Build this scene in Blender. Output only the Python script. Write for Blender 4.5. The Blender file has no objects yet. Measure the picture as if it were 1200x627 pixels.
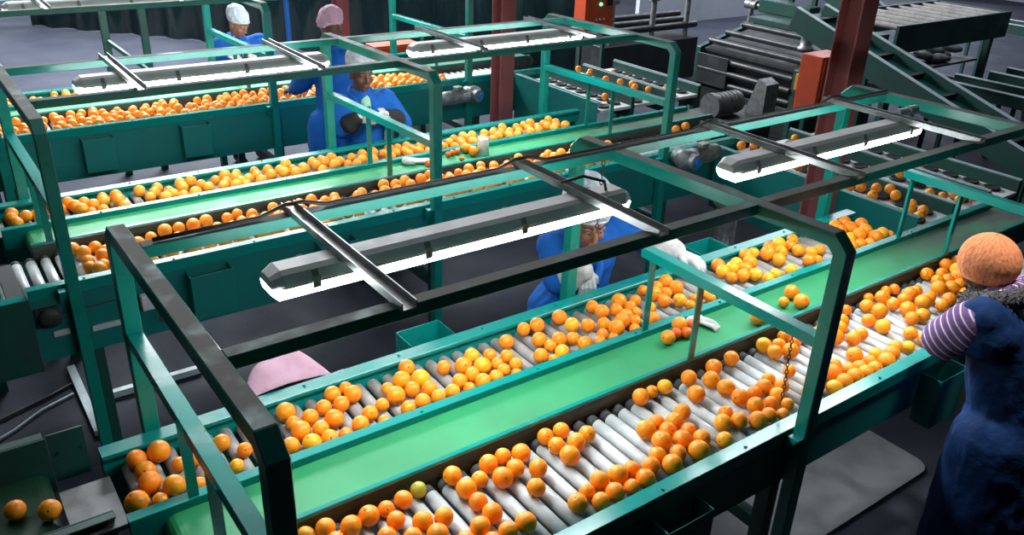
import bpy, bmesh, math, random
from mathutils import Vector, Matrix, Quaternion
PI = math.pi
random.seed(11)
scene = bpy.context.scene
COL = scene.collection
LIFT = 0.15          # everything is laid out with the table rails at z = 0.90 and then raised onto the floor at z = 0

# ------------------------------------------------------------------ materials
def mat(name, color=(.5, .5, .5), rough=.5, metal=0.0, spec=.5, emit=None, emit_s=0.0):
    m = bpy.data.materials.new(name); m.use_nodes = True
    b = m.node_tree.nodes['Principled BSDF']
    b.inputs['Base Color'].default_value = (*color, 1)
    b.inputs['Roughness'].default_value = rough
    b.inputs['Metallic'].default_value = metal
    b.inputs['Specular IOR Level'].default_value = spec
    if emit:
        b.inputs['Emission Color'].default_value = (*emit, 1)
        b.inputs['Emission Strength'].default_value = emit_s
    return m
def nodes(m):
    nt = m.node_tree
    return nt, nt.nodes['Principled BSDF']
def mixc(nt, fac, a, b):
    n = nt.nodes.new('ShaderNodeMix'); n.data_type = 'RGBA'
    for k, v in ((0, fac), (6, a), (7, b)):
        if hasattr(v, 'is_linked') or hasattr(v, 'links'): nt.links.new(v, n.inputs[k])
        elif k == 0: n.inputs[0].default_value = v
        else: n.inputs[k].default_value = (*v, 1)
    return n.outputs[2]
def noise(nt, scale, detail=4, stretch=None, coord='Object'):
    tc = nt.nodes.new('ShaderNodeTexCoord'); mp = nt.nodes.new('ShaderNodeMapping')
    if stretch: mp.inputs['Scale'].default_value = stretch
    nt.links.new(tc.outputs[coord], mp.inputs[0])
    n = nt.nodes.new('ShaderNodeTexNoise'); n.inputs['Scale'].default_value = scale; n.inputs['Detail'].default_value = detail
    nt.links.new(mp.outputs[0], n.inputs[0])
    return n.outputs[0]
def ramp(nt, src, p0, p1, c0=(0, 0, 0), c1=(1, 1, 1)):
    r = nt.nodes.new('ShaderNodeValToRGB'); nt.links.new(src, r.inputs[0])
    r.color_ramp.elements[0].position = p0; r.color_ramp.elements[1].position = p1
    r.color_ramp.elements[0].color = (*c0, 1); r.color_ramp.elements[1].color = (*c1, 1)
    return r.outputs[0]
def bump(nt, b, src, strength, dist=.01):
    n = nt.nodes.new('ShaderNodeBump'); n.inputs['Strength'].default_value = strength; n.inputs['Distance'].default_value = dist
    nt.links.new(src, n.inputs['Height']); nt.links.new(n.outputs[0], b.inputs['Normal'])
def worn(name, c, c2, scale=6, rough=.35, metal=0, lo=.45, hi=.7, stretch=None, bm=.0, spec=.5, rvar=.15):
    """a base colour with patches of a second (dust, scuffs) in a noise pattern of its own"""
    m = mat(name, c, rough, metal, spec); nt, b = nodes(m)
    f = ramp(nt, noise(nt, scale, 6, stretch), lo, hi)
    nt.links.new(mixc(nt, f, c, c2), b.inputs['Base Color'])
    mr = nt.nodes.new('ShaderNodeMapRange'); nt.links.new(f, mr.inputs[0])
    mr.inputs[3].default_value = rough; mr.inputs[4].default_value = min(1, rough + rvar)
    nt.links.new(mr.outputs[0], b.inputs['Roughness'])
    if bm: bump(nt, b, noise(nt, scale * 6, 4), bm, .004)
    return m

def dusty(name, c, dust, rough=.35):
    """enamel paint with settled dust on every face that looks up"""
    m = mat(name, c, rough); nt, b = nodes(m)
    g = nt.nodes.new('ShaderNodeNewGeometry'); s = nt.nodes.new('ShaderNodeSeparateXYZ'); nt.links.new(g.outputs['Normal'], s.inputs[0])
    up = ramp(nt, s.outputs['Z'], .75, .95)
    n = ramp(nt, noise(nt, 9, 5), .1, .5)
    mul = nt.nodes.new('ShaderNodeMath'); mul.operation = 'MULTIPLY'; nt.links.new(up, mul.inputs[0]); nt.links.new(n, mul.inputs[1])
    base = mixc(nt, ramp(nt, noise(nt, 14, 5), .55, .75), c, tuple(x * .75 for x in c))
    nt.links.new(mixc(nt, mul.outputs[0], base, dust), b.inputs['Base Color'])
    mr = nt.nodes.new('ShaderNodeMapRange'); nt.links.new(mul.outputs[0], mr.inputs[0]); mr.inputs[3].default_value = rough; mr.inputs[4].default_value = .8
    nt.links.new(mr.outputs[0], b.inputs['Roughness'])
    return m

TEAL = (.002, .235, .205)
M = {}
M['teal'] = worn('teal_enamel', TEAL, (.006, .18, .155), 5, .20, lo=.5, hi=.8)
M['teal_panel'] = worn('teal_panel', (.003, .165, .150), (.006, .125, .118), 3, .42, lo=.4, hi=.8)
M['gantry'] = dusty('dusty_green_frame', (.004, .215, .168), (.125, .12, .11), .33)
M['darkgreen'] = worn('dark_green_paint', (.012, .075, .06), (.02, .05, .045), 5, .45)
M['wallgrey'] = worn('grimy_divider_wall', (.070, .088, .070), (.034, .040, .034), 8, .6, stretch=(1, 6, 6))
M['belt'] = worn('green_conveyor_belt', (.015, .255, .088), (.023, .20, .078), 3, .58, lo=.45, hi=.75, bm=.04)
def soil_and_dim_belt():
    nt, b = nodes(M['belt']); old = b.inputs['Base Color'].links[0].from_socket     # grey grime plus painted dimness where lamplight runs out along the belt
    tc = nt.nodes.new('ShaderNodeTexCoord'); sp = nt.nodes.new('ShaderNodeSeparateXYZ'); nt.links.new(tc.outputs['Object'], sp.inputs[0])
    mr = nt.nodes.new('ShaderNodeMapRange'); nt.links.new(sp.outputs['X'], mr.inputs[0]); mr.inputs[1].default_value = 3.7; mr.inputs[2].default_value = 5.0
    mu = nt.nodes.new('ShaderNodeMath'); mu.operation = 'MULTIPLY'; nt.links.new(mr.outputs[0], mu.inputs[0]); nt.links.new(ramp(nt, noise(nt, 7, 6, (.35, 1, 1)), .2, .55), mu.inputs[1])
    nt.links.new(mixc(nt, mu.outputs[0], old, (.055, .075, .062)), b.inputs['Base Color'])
soil_and_dim_belt()
M['darkbelt'] = worn('dark_green_belt', (.012, .06, .03), (.03, .06, .045), 5, .4)
M['roller'] = worn('white_roller', (.56, .58, .58), (.43, .43, .41), 14, .33, lo=.5, hi=.75)
M['rollergrey'] = worn('worn_grey_roller', (.38, .36, .34), (.24, .21, .19), 12, .5, lo=.4, hi=.75)
M['sleeve'] = mat('black_rubber_sleeve', (.035, .036, .036), .7)
M['steel'] = worn('brushed_steel', (.17, .18, .18), (.11, .115, .115), 10, .5, .5)
M['galv'] = worn('galvanised_channel', (.36, .37, .37), (.24, .245, .245), 12, .38, .7)
M['housing'] = worn('grey_lamp_housing', (.82, .81, .80), (.70, .69, .68), 9, .55)
M['clip'] = mat('lamp_clip', (.32, .32, .32), .45)
M['tube'] = mat('lit_diffuser', (.9, .9, .9), .4, emit=(.88, .97, 1.0), emit_s=34.0)
M['black'] = mat('black_plastic', (.012, .012, .013), .5)
M['dark'] = worn('dark_machine_steel', (.03, .034, .034), (.05, .052, .05), 6, .5, .3)
M['machinesteel'] = worn('machine_roller_steel', (.055, .058, .058), (.03, .033, .033), 8, .4, .5)
M['cast'] = worn('cast_aluminium', (.30, .31, .31), (.16, .17, .17), 20, .5, .6)
M['blue'] = mat('blue_cap', (.01, .16, .55), .4)
M['red'] = worn('dark_red_column', (.30, .085, .085), (.21, .062, .062), 4, .5, lo=.4, hi=.8)
M['orangebox'] = worn('orange_cabinet', (.60, .075, .022), (.48, .06, .018), 5, .42)
M['yellow'] = mat('yellow_guard', (.55, .24, .02), .5)
M['white'] = worn('white_plastic', (.62, .62, .64), (.5, .5, .52), 8, .5)
M['whitecup'] = worn('white_belt', (.66, .67, .67), (.5, .51, .51), 8, .5)
M['label'] = mat('pale_label', (.5, .5, .52), .6)
M['brown'] = mat('rust', (.10, .05, .03), .8)
M['led'] = mat('green_led', (.1, .8, .3), .4, emit=(.1, 1, .3), emit_s=4)
M['curtain'] = worn('green_mesh_curtain', (.026, .090, .088), (.018, .065, .064), 30, .8, stretch=(1, 1, .1))
M['wall'] = worn('hall_wall', (.40, .42, .47), (.33, .35, .40), 2, .8)
M['pink'] = worn('pink_cloth', (.62, .36, .46), (.52, .30, .39), 14, .85)
M['cable'] = mat('black_cable', (.02, .02, .022), .5)
M['pipe'] = worn('pale_pipe', (.50, .62, .66), (.40, .50, .54), 10, .45)

def floor_tone():
    m = mat('concrete_floor', (.1, .1, .11), .7, spec=.12); nt, b = nodes(m)
    f = ramp(nt, noise(nt, 1.3, 8), .35, .7)
    c = mixc(nt, f, (.031, .036, .052), (.049, .053, .072))
    f2 = ramp(nt, noise(nt, 26, 4), .62, .72)
    nt.links.new(mixc(nt, f2, c, (.03, .03, .035)), b.inputs['Base Color'])
    r = ramp(nt, noise(nt, 2.5, 4), .3, .7, (.6,) * 3, (.8,) * 3); nt.links.new(r, b.inputs['Roughness'])
    bump(nt, b, noise(nt, 60, 4), .12, .003)
    return m
M['floor'] = floor_tone()

def orange_mat():
    m = mat('orange_peel', (.9, .3, .01), .38, spec=.45); nt, b = nodes(m)
    oi = nt.nodes.new('ShaderNodeObjectInfo')
    hs = nt.nodes.new('ShaderNodeHueSaturation')
    mr = nt.nodes.new('ShaderNodeMapRange'); nt.links.new(oi.outputs['Random'], mr.inputs[0]); mr.inputs[3].default_value = .492; mr.inputs[4].default_value = .508
    mv = nt.nodes.new('ShaderNodeMapRange'); nt.links.new(oi.outputs['Random'], mv.inputs[0]); mv.inputs[3].default_value = 1.08; mv.inputs[4].default_value = .92
    nt.links.new(mr.outputs[0], hs.inputs['Hue']); nt.links.new(mv.outputs[0], hs.inputs['Value'])
    nt.links.new(oi.outputs['Color'], hs.inputs['Color'])
    big = ramp(nt, noise(nt, 14, 2), .35, .75)
    hs2 = nt.nodes.new('ShaderNodeHueSaturation'); hs2.inputs['Hue'].default_value = .507; hs2.inputs['Value'].default_value = 1.04
    nt.links.new(hs.outputs[0], hs2.inputs['Color'])
    nt.links.new(mixc(nt, big, hs.outputs[0], hs2.outputs[0]), b.inputs['Base Color'])
    b.inputs['Subsurface Weight'].default_value = 0.0
    v = nt.nodes.new('ShaderNodeTexVoronoi'); v.inputs['Scale'].default_value = 420
    tc = nt.nodes.new('ShaderNodeTexCoord'); nt.links.new(tc.outputs['Object'], v.inputs[0])
    bump(nt, b, v.outputs[0], .12, .002)
    return m
M['orange'] = orange_mat()
M['calyx'] = mat('orange_stem_button', (.06, .07, .015), .8)
M['orangemass'] = worn('orange_peel_far', (.95, .27, .008), (.9, .36, .02), 9, .38, lo=.4, hi=.6)

def cloth_mat(name, c, c2, rough=.85, wr=.35, scale=9):
    m = mat(name, c, rough, spec=.25); nt, b = nodes(m)
    f = ramp(nt, noise(nt, scale, 5), .35, .7)
    nt.links.new(mixc(nt, f, c, c2), b.inputs['Base Color'])
    bump(nt, b, noise(nt, scale * 1.6, 4), wr, .03)
    return m
M['coat'] = cloth_mat('blue_work_coat', (.010, .115, .46), (.008, .095, .38))
M['vest'] = cloth_mat('navy_vest', (.004, .034, .13), (.004, .026, .10))
M['vestlight'] = cloth_mat('blue_vest_yoke', (.01, .09, .36), (.01, .08, .30))
M['trouser'] = cloth_mat('dark_trousers', (.012, .014, .022), (.018, .02, .03))
M['boot'] = mat('black_boot', (.012, .012, .012), .5)
M['cap'] = cloth_mat('pale_mob_cap', (.55, .56, .60), (.44, .45, .50), wr=.5, scale=22)
M['capwhite'] = cloth_mat('white_mob_cap', (.62, .66, .70), (.52, .56, .62), wr=.5, scale=16)
M['cappink'] = cloth_mat('pink_mob_cap', (.80, .50, .63), (.70, .42, .55), wr=.5, scale=20)
M['glove'] = cloth_mat('white_glove', (.62, .61, .60), (.5, .49, .48), wr=.3, scale=20)
M['cuff'] = cloth_mat('black_cuff', (.02, .02, .022), (.03, .03, .03))
M['shirt'] = cloth_mat('pale_green_shirt', (.35, .62, .42), (.3, .55, .36))
M['skin'] = worn('brown_skin', (.13, .055, .032), (.105, .043, .026), 9, .5)
M['skin2'] = worn('tan_skin', (.33, .15, .095), (.27, .115, .075), 9, .5)
M['fur'] = cloth_mat('grey_fur', (.17, .165, .175), (.075, .072, .078), wr=1.0, scale=60)
M['eyewhite'] = mat('eye_white', (.30, .27, .25), .4)
M['lips'] = mat('dark_lips', (.10, .035, .03), .5)
M['mat'] = worn('floor_light_patch', (.25, .26, .28), (.20, .21, .23), 7, .7)  # pale grey that paints the pool of light on the floor
M['hair'] = mat('black_hair', (.01, .008, .007), .6)

def hairnet_mat():
    m = mat('salmon_hairnet', (.72, .27, .10), .85, spec=.2); nt, b = nodes(m)
    tc = nt.nodes.new('ShaderNodeTexCoord'); sp = nt.nodes.new('ShaderNodeSeparateXYZ'); nt.links.new(tc.outputs['Object'], sp.inputs[0])
    at = nt.nodes.new('ShaderNodeMath'); at.operation = 'ARCTAN2'; nt.links.new(sp.outputs['X'], at.inputs[0]); nt.links.new(sp.outputs['Y'], at.inputs[1])
    cb = nt.nodes.new('ShaderNodeCombineXYZ'); nt.links.new(at.outputs[0], cb.inputs[0])
    zz = nt.nodes.new('ShaderNodeMath'); zz.operation = 'MULTIPLY'; zz.inputs[1].default_value = 5; nt.links.new(sp.outputs['Z'], zz.inputs[0]); nt.links.new(zz.outputs[0], cb.inputs[1])
    n = nt.nodes.new('ShaderNodeTexNoise'); n.inputs['Scale'].default_value = 9; n.inputs['Detail'].default_value = 6; nt.links.new(cb.outputs[0], n.inputs[0])
    f = ramp(nt, n.outputs[0], .35, .68)
    nt.links.new(mixc(nt, f, (.74, .22, .085), (.87, .37, .18)), b.inputs['Base Color'])
    bump(nt, b, n.outputs[0], .5, .012)
    return m
M['hairnet'] = hairnet_mat()

def stripe_mat():
    m = mat('purple_striped_sleeve', (.2, .1, .3), .85, spec=.2); nt, b = nodes(m)
    a = nt.nodes.new('ShaderNodeAttribute'); a.attribute_name = 'along'
    mu = nt.nodes.new('ShaderNodeMath'); mu.operation = 'MULTIPLY'; mu.inputs[1].default_value = 1 / .030; nt.links.new(a.outputs['Fac'], mu.inputs[0])
    fr = nt.nodes.new('ShaderNodeMath'); fr.operation = 'FRACT'; nt.links.new(mu.outputs[0], fr.inputs[0])
    r = nt.nodes.new('ShaderNodeValToRGB'); nt.links.new(fr.outputs[0], r.inputs[0])
    e = r.color_ramp.elements; e[0].position = 0; e[0].color = (.72, .66, .74, 1); e[1].position = .16; e[1].color = (.72, .66, .74, 1)
    x = e.new(.22); x.color = (.16, .085, .24, 1); x = e.new(.94); x.color = (.20, .10, .28, 1); x = e.new(1.0); x.color = (.72, .66, .74, 1)
    nt.links.new(r.outputs[0], b.inputs['Base Color'])
    bump(nt, b, noise(nt, 18, 4), .35, .02)
    return m
M['stripe'] = stripe_mat()

# ------------------------------------------------------------------ mesh builder
class MB:
    def __init__(s): s.v = []; s.f = []; s.mi = []; s.sm = []; s.cur = 0; s.smooth = False
    def add(s, vs, fs, smooth=None):
        b = len(s.v); s.v += [tuple(v) for v in vs]
        for f in fs: s.f.append([b + i for i in f]); s.mi.append(s.cur); s.sm.append(s.smooth if smooth is None else smooth)
        return s
    def box(s, x0, x1, y0, y1, z0, z1):
        vs = [(x, y, z) for x in (x0, x1) for y in (y0, y1) for z in (z0, z1)]
        return s.add(vs, [(0, 1, 3, 2), (4, 6, 7, 5), (0, 4, 5, 1), (2, 3, 7, 6), (0, 2, 6, 4), (1, 5, 7, 3)], False)
    def obox(s, c, size, q):
        """box about c, turned by quaternion/matrix q"""
        c = Vector(c); h = [d / 2 for d in size]
        vs = [c + q @ Vector((x * h[0], y * h[1], z * h[2])) for x in (-1, 1) for y in (-1, 1) for z in (-1, 1)]
        return s.add(vs, [(0, 1, 3, 2), (4, 6, 7, 5), (0, 4, 5, 1), (2, 3, 7, 6), (0, 2, 6, 4), (1, 5, 7, 3)], False)
    def bar(s, p, q, w, h, up=(0, 0, 1)):
        p, q = Vector(p), Vector(q); d = (q - p); L = d.length; d.normalize()
        u = Vector(up); side = d.cross(u).normalized(); u = side.cross(d)
        m = Matrix((d, side, u)).transposed()
        return s.obox((p + q) / 2, (L, w, h), m)
    def tube(s, p, q, r, n=16, r2=None, caps=True, smooth=True):
        p, q = Vector(p), Vector(q); d = (q - p).normalized(); r2 = r if r2 is None else r2
        a = d.orthogonal().normalized(); b = d.cross(a)
        ring = lambda c, rr: [c + (a * math.cos(2 * PI * i / n) + b * math.sin(2 * PI * i / n)) * rr for i in range(n)]
        s.add(ring(p, r) + ring(q, r2), [(i, (i + 1) % n, n + (i + 1) % n, n + i) for i in range(n)], smooth)
        if caps: s.add(ring(p, r), [tuple(range(n))[::-1]], False); s.add(ring(q, r2), [tuple(range(n))], False)
        return s
    def path(s, pts, r, n=8):
        """a bent round tube: straight pieces with ball joints"""
        pts = [Vector(p) for p in pts]
        fr = None; rings = []
        for i, p in enumerate(pts):
            d = (pts[min(i + 1, len(pts) - 1)] - pts[max(i - 1, 0)]).normalized()
            a = (fr - d * fr.dot(d)).normalized() if fr and (fr - d * fr.dot(d)).length > 1e-4 else d.orthogonal().normalized()
            fr = a; b = d.cross(a)
            rings.append([p + (a * math.cos(2 * PI * k / n) + b * math.sin(2 * PI * k / n)) * r for k in range(n)])
        vs = [v for rg in rings for v in rg]; fs = []
        for i in range(len(pts) - 1):
            for k in range(n): fs.append((i * n + k, i * n + (k + 1) % n, (i + 1) * n + (k + 1) % n, (i + 1) * n + k))
        fs.append(tuple(range(n))[::-1]); fs.append(tuple((len(pts) - 1) * n + k for k in range(n)))
        return s.add(vs, fs, True)
    def prism(s, prof, x0, x1, axis='x', smooth=False, caps=True):
        """outline prof (a, b) run from x0 to x1 along an axis: x -> (y, z), y -> (x, z), z -> (x, y)"""
        n = len(prof)
        P = {'x': lambda t, a, b: (t, a, b), 'y': lambda t, a, b: (a, t, b), 'z': lambda t, a, b: (a, b, t)}[axis]
        s.add([P(x0, *p) for p in prof] + [P(x1, *p) for p in prof], [(i, (i + 1) % n, n + (i + 1) % n, n + i) for i in range(n)], smooth)
        if caps:
            s.add([P(x0, *p) for p in prof], [tuple(range(n))[::-1]], False); s.add([P(x1, *p) for p in prof], [tuple(range(n))], False)
        return s
    def lathe(s, prof, c=(0, 0, 0), axis=(0, 0, 1), n=20, smooth=True):
        """profile of (radius, height) turned about an axis through c"""
        d = Vector(axis).normalized(); a = d.orthogonal().normalized(); b = d.cross(a); c = Vector(c)
        vs = [c + d * h + (a * math.cos(2 * PI * k / n) + b * math.sin(2 * PI * k / n)) * r for r, h in prof for k in range(n)]
        fs = [(i * n + k, i * n + (k + 1) % n, (i + 1) * n + (k + 1) % n, (i + 1) * n + k) for i in range(len(prof) - 1) for k in range(n)]
        if prof[0][0] > 1e-6: fs.append(tuple(range(n))[::-1])
        if prof[-1][0] > 1e-6: fs.append(tuple((len(prof) - 1) * n + k for k in range(n)))
        return s.add(vs, fs, smooth)
    def ell(s, c, r, n=16, m=10, q=None):
        r = (r, r, r) if isinstance(r, (int, float)) else r
        c = Vector(c); q = q or Matrix.Identity(3); vs = [c + q @ Vector((0, 0, -r[2]))]
        for i in range(1, m):
            t = PI * i / m - PI / 2
            for k in range(n):
                vs.append(c + q @ Vector((r[0] * math.cos(t) * math.cos(2 * PI * k / n), r[1] * math.cos(t) * math.sin(2 * PI * k / n), r[2] * math.sin(t))))
        vs.append(c + q @ Vector((0, 0, r[2]))); T = len(vs) - 1
        fs = [(0, 1 + (k + 1) % n, 1 + k) for k in range(n)]
        for i in range(m - 2):
            for k in range(n): fs.append((1 + i * n + k, 1 + i * n + (k + 1) % n, 1 + (i + 1) * n + (k + 1) % n, 1 + (i + 1) * n + k))
        fs += [(T, 1 + (m - 2) * n + k, 1 + (m - 2) * n + (k + 1) % n) for k in range(n)]
        return s.add(vs, fs, True)
    def caps(s, p, q, r, r2=None, n=14):
        """tapered capsule, closed, for bodies"""
        p, q = Vector(p), Vector(q); r2 = r if r2 is None else r2
        d = q - p; L = d.length
        if L < 1e-6: return s.ell(p, r)
        d.normalize(); a = d.orthogonal().normalized(); b = d.cross(a); prof = []
        for i in range(1, 5): t = PI / 2 * i / 5; prof.append((r * math.sin(t), -r * math.cos(t)))
        prof.append((r, 0)); prof.append((r2, L))
        for i in range(4, 0, -1): t = PI / 2 * i / 5; prof.append((r2 * math.sin(t), L + r2 * math.cos(t)))
        vs = [p + d * h + (a * math.cos(2 * PI * k / n) + b * math.sin(2 * PI * k / n)) * rr for rr, h in prof for k in range(n)]
        N = len(prof); fs = [(i * n + k, i * n + (k + 1) % n, (i + 1) * n + (k + 1) % n, (i + 1) * n + k) for i in range(N - 1) for k in range(n)]
        fs.append(tuple(range(n))[::-1]); fs.append(tuple((N - 1) * n + k for k in range(n)))
        return s.add(vs, fs, True)
    def sweep(s, pts, w, h, side):
        """flat-sided bar with mitred corners along pts in a plane; side = unit vector across the plane (width w)"""
        pts = [Vector(p) for p in pts]; side = Vector(side); rings = []
        for i, p in enumerate(pts):
            d0 = (p - pts[i - 1]).normalized() if i else None
            d1 = (pts[i + 1] - p).normalized() if i < len(pts) - 1 else None
            d0 = d0 or d1; d1 = d1 or d0
            n0, n1 = side.cross(d0), side.cross(d1); m = (n0 + n1).normalized(); k = 1 / max(.3, m.dot(n0))
            o = m * (h / 2 * k)
            rings.append([p - side * w / 2 - o, p + side * w / 2 - o, p + side * w / 2 + o, p - side * w / 2 + o])
        vs = [v for r in rings for v in r]; fs = []
        for i in range(len(pts) - 1):
            for k in range(4): fs.append((i * 4 + k, i * 4 + (k + 1) % 4, (i + 1) * 4 + (k + 1) % 4, (i + 1) * 4 + k))
        fs.append((3, 2, 1, 0)); e = (len(pts) - 1) * 4; fs.append((e, e + 1, e + 2, e + 3))
        return s.add(vs, fs, False)
    def mesh(s, name, mats):
        me = bpy.data.meshes.new(name); me.from_pydata(s.v, [], s.f)
        for m in (mats if isinstance(mats, (list, tuple)) else [mats]): me.materials.append(M[m] if isinstance(m, str) else m)
        me.polygons.foreach_set('material_index', s.mi); me.polygons.foreach_set('use_smooth', s.sm)
        bm = bmesh.new(); bm.from_mesh(me); bmesh.ops.recalc_face_normals(bm, faces=bm.faces); bm.to_mesh(me); bm.free()
        me.update(); return me
    def build(s, name, mats, parent=None, loc=None, bevel=0, seg=1, at=None):
        """loc: where the object's origin stands (the mesh data were written in scene coordinates, so they are moved back by it)"""
        me = s.mesh(name, mats); o = bpy.data.objects.new(name, me); COL.objects.link(o)
        if parent is not None:
            o.parent = parent; o.location = -parent.location if parent.parent is None else Vector((0, 0, 0))
        elif loc is not None:
            me.transform(Matrix.Translation(-Vector(loc))); o.location = loc
        elif at is not None: o.location = at
        if bevel:
            b = o.modifiers.new('edge', 'BEVEL'); b.width = bevel; b.segments = seg; b.limit_method = 'ANGLE'; b.angle_limit = math.radians(40)
        return o

def tag(o, label=None, cat=None, group=None, kind=None):
    if label: o['label'] = label
    if cat: o['category'] = cat
    if group: o['group'] = group
    if kind: o['kind'] = kind
    return o
def thing(name, loc, label, cat, group=None):
    o = bpy.data.objects.new(name, None); COL.objects.link(o); o.location = loc; o.empty_display_size = .1
    return tag(o, label, cat, group)
def copy_tree(o, parent=None):
    c = o.copy(); COL.objects.link(c)
    if parent is not None: c.parent = parent
    for ch in [x for x in KIDS.get(o, list(o.children))]: copy_tree(ch, c)
    return c
KIDS = {}
def copy_thing(o, d, label, group=None):
    c = copy_tree(o); c.location = o.location + Vector(d); c['label'] = label
    if group: c['group'] = group
    return c
# ------------------------------------------------------------------ the hall
flo = MB().box(-6, 26, -3, 24, -LIFT - .1, -LIFT).build('floor', 'floor', loc=(10, 10, -LIFT)); tag(flo, kind='structure')
wb = MB().box(-6, 26, 21, 21.2, -LIFT, 6).build('wall_back', 'wall', loc=(10, 21.1, -LIFT)); tag(wb, kind='structure')
wr = MB().box(24, 24.2, -3, 21, -LIFT, 6).build('wall_right', 'wall', loc=(24.1, 9, -LIFT)); tag(wr, kind='structure')

def h_column(x, y, label):
    m = MB(); w = .078
    for s in (-1, 1): m.box(x - w, x + w, y + s * w - (.012 if s > 0 else 0), y + s * w + (.012 if s < 0 else 0), -LIFT, 6)
    m.box(x - .007, x + .007, y - w + .01, y + w - .01, -LIFT, 6)
    t = thing('steel_column', (x, y, -LIFT), label, 'column', 'red steel columns of the hall'); 
    m.build('column_shaft', 'red', t, bevel=.004)
    b = MB().box(x - .14, x + .14, y - .14, y + .14, -LIFT, -LIFT + .02)
    for sx in (-1, 1):
        for sy in (-1, 1): b.tube((x + sx * .115, y + sy * .115, -LIFT + .02), (x + sx * .115, y + sy * .115, -LIFT + .05), .013, 6)
    b.build('base_plate', 'red', t)
    return t
h_column(4.69, 3.0, 'dark red steel column behind the nearest conveyor, beside the orange cabinet')
h_column(4.47, 6.32, 'dark red steel column beside the gear motor of the farthest conveyor')
h_column(4.42, 9.65, 'dark red steel column behind the farthest conveyor, rising near the pink cap')

# ------------------------------------------------------------------ sorting conveyors
PITCH = .068
def roller_mesh(y0, y1, r, sleeve, m0, grey):
    m = MB(); n = 20
    if sleeve:
        m.lathe([(0, 0), (r, 0), (r, y1 - y0 - .042)], (0, y0, 0), (0, 1, 0), n)
        m.lathe([(r * .97, y1 - y0 - .042), (r * .97, y1 - y0 - .006), (r * .7, y1 - y0), (0, y1 - y0)], (0, y0, 0), (0, 1, 0), n); k = len(m.mi) - 3 * n - 0
        for i in range(len(m.mi)): m.mi[i] = 0
        for i, f in enumerate(m.f):
            if min(m.v[j][1] for j in f) > y1 - .043: m.mi[i] = 1
    else:
        m.lathe([(0, 0), (r, 0), (r, y1 - y0 - .006), (r * .9, y1 - y0 - .001), (r * .72, y1 - y0), (r * .7, y1 - y0 - .012), (.008, y1 - y0 - .012), (0, y1 - y0 - .012)], (0, y0, 0), (0, 1, 0), n)
        for i, f in enumerate(m.f):
            if min(m.v[j][1] for j in f) > y1 - .0065 and max(math.hypot(m.v[j][0], m.v[j][2]) for j in f) > r * .8: m.mi[i] = 1
            if min(m.v[j][1] for j in f) > y1 - .02 and max(math.hypot(m.v[j][0], m.v[j][2]) for j in f) < r * .75: m.mi[i] = 2
    return m.mesh('roller', [M[m0], M[grey], M['sleeve']])
FR_MESH = roller_mesh(1.53, 2.006, .0255, True, 'roller', 'sleeve')
BR_MESH = roller_mesh(2.332, 2.672, .0255, False, 'rollergrey', 'label')
AXF, AXB = .811, .825

def bolt(m, x, y, z, up=(0, 0, 1), r=.007):
    m.tube((x, y, z), Vector((x, y, z)) + Vector(up) * .006, r, 6, smooth=False)

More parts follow.
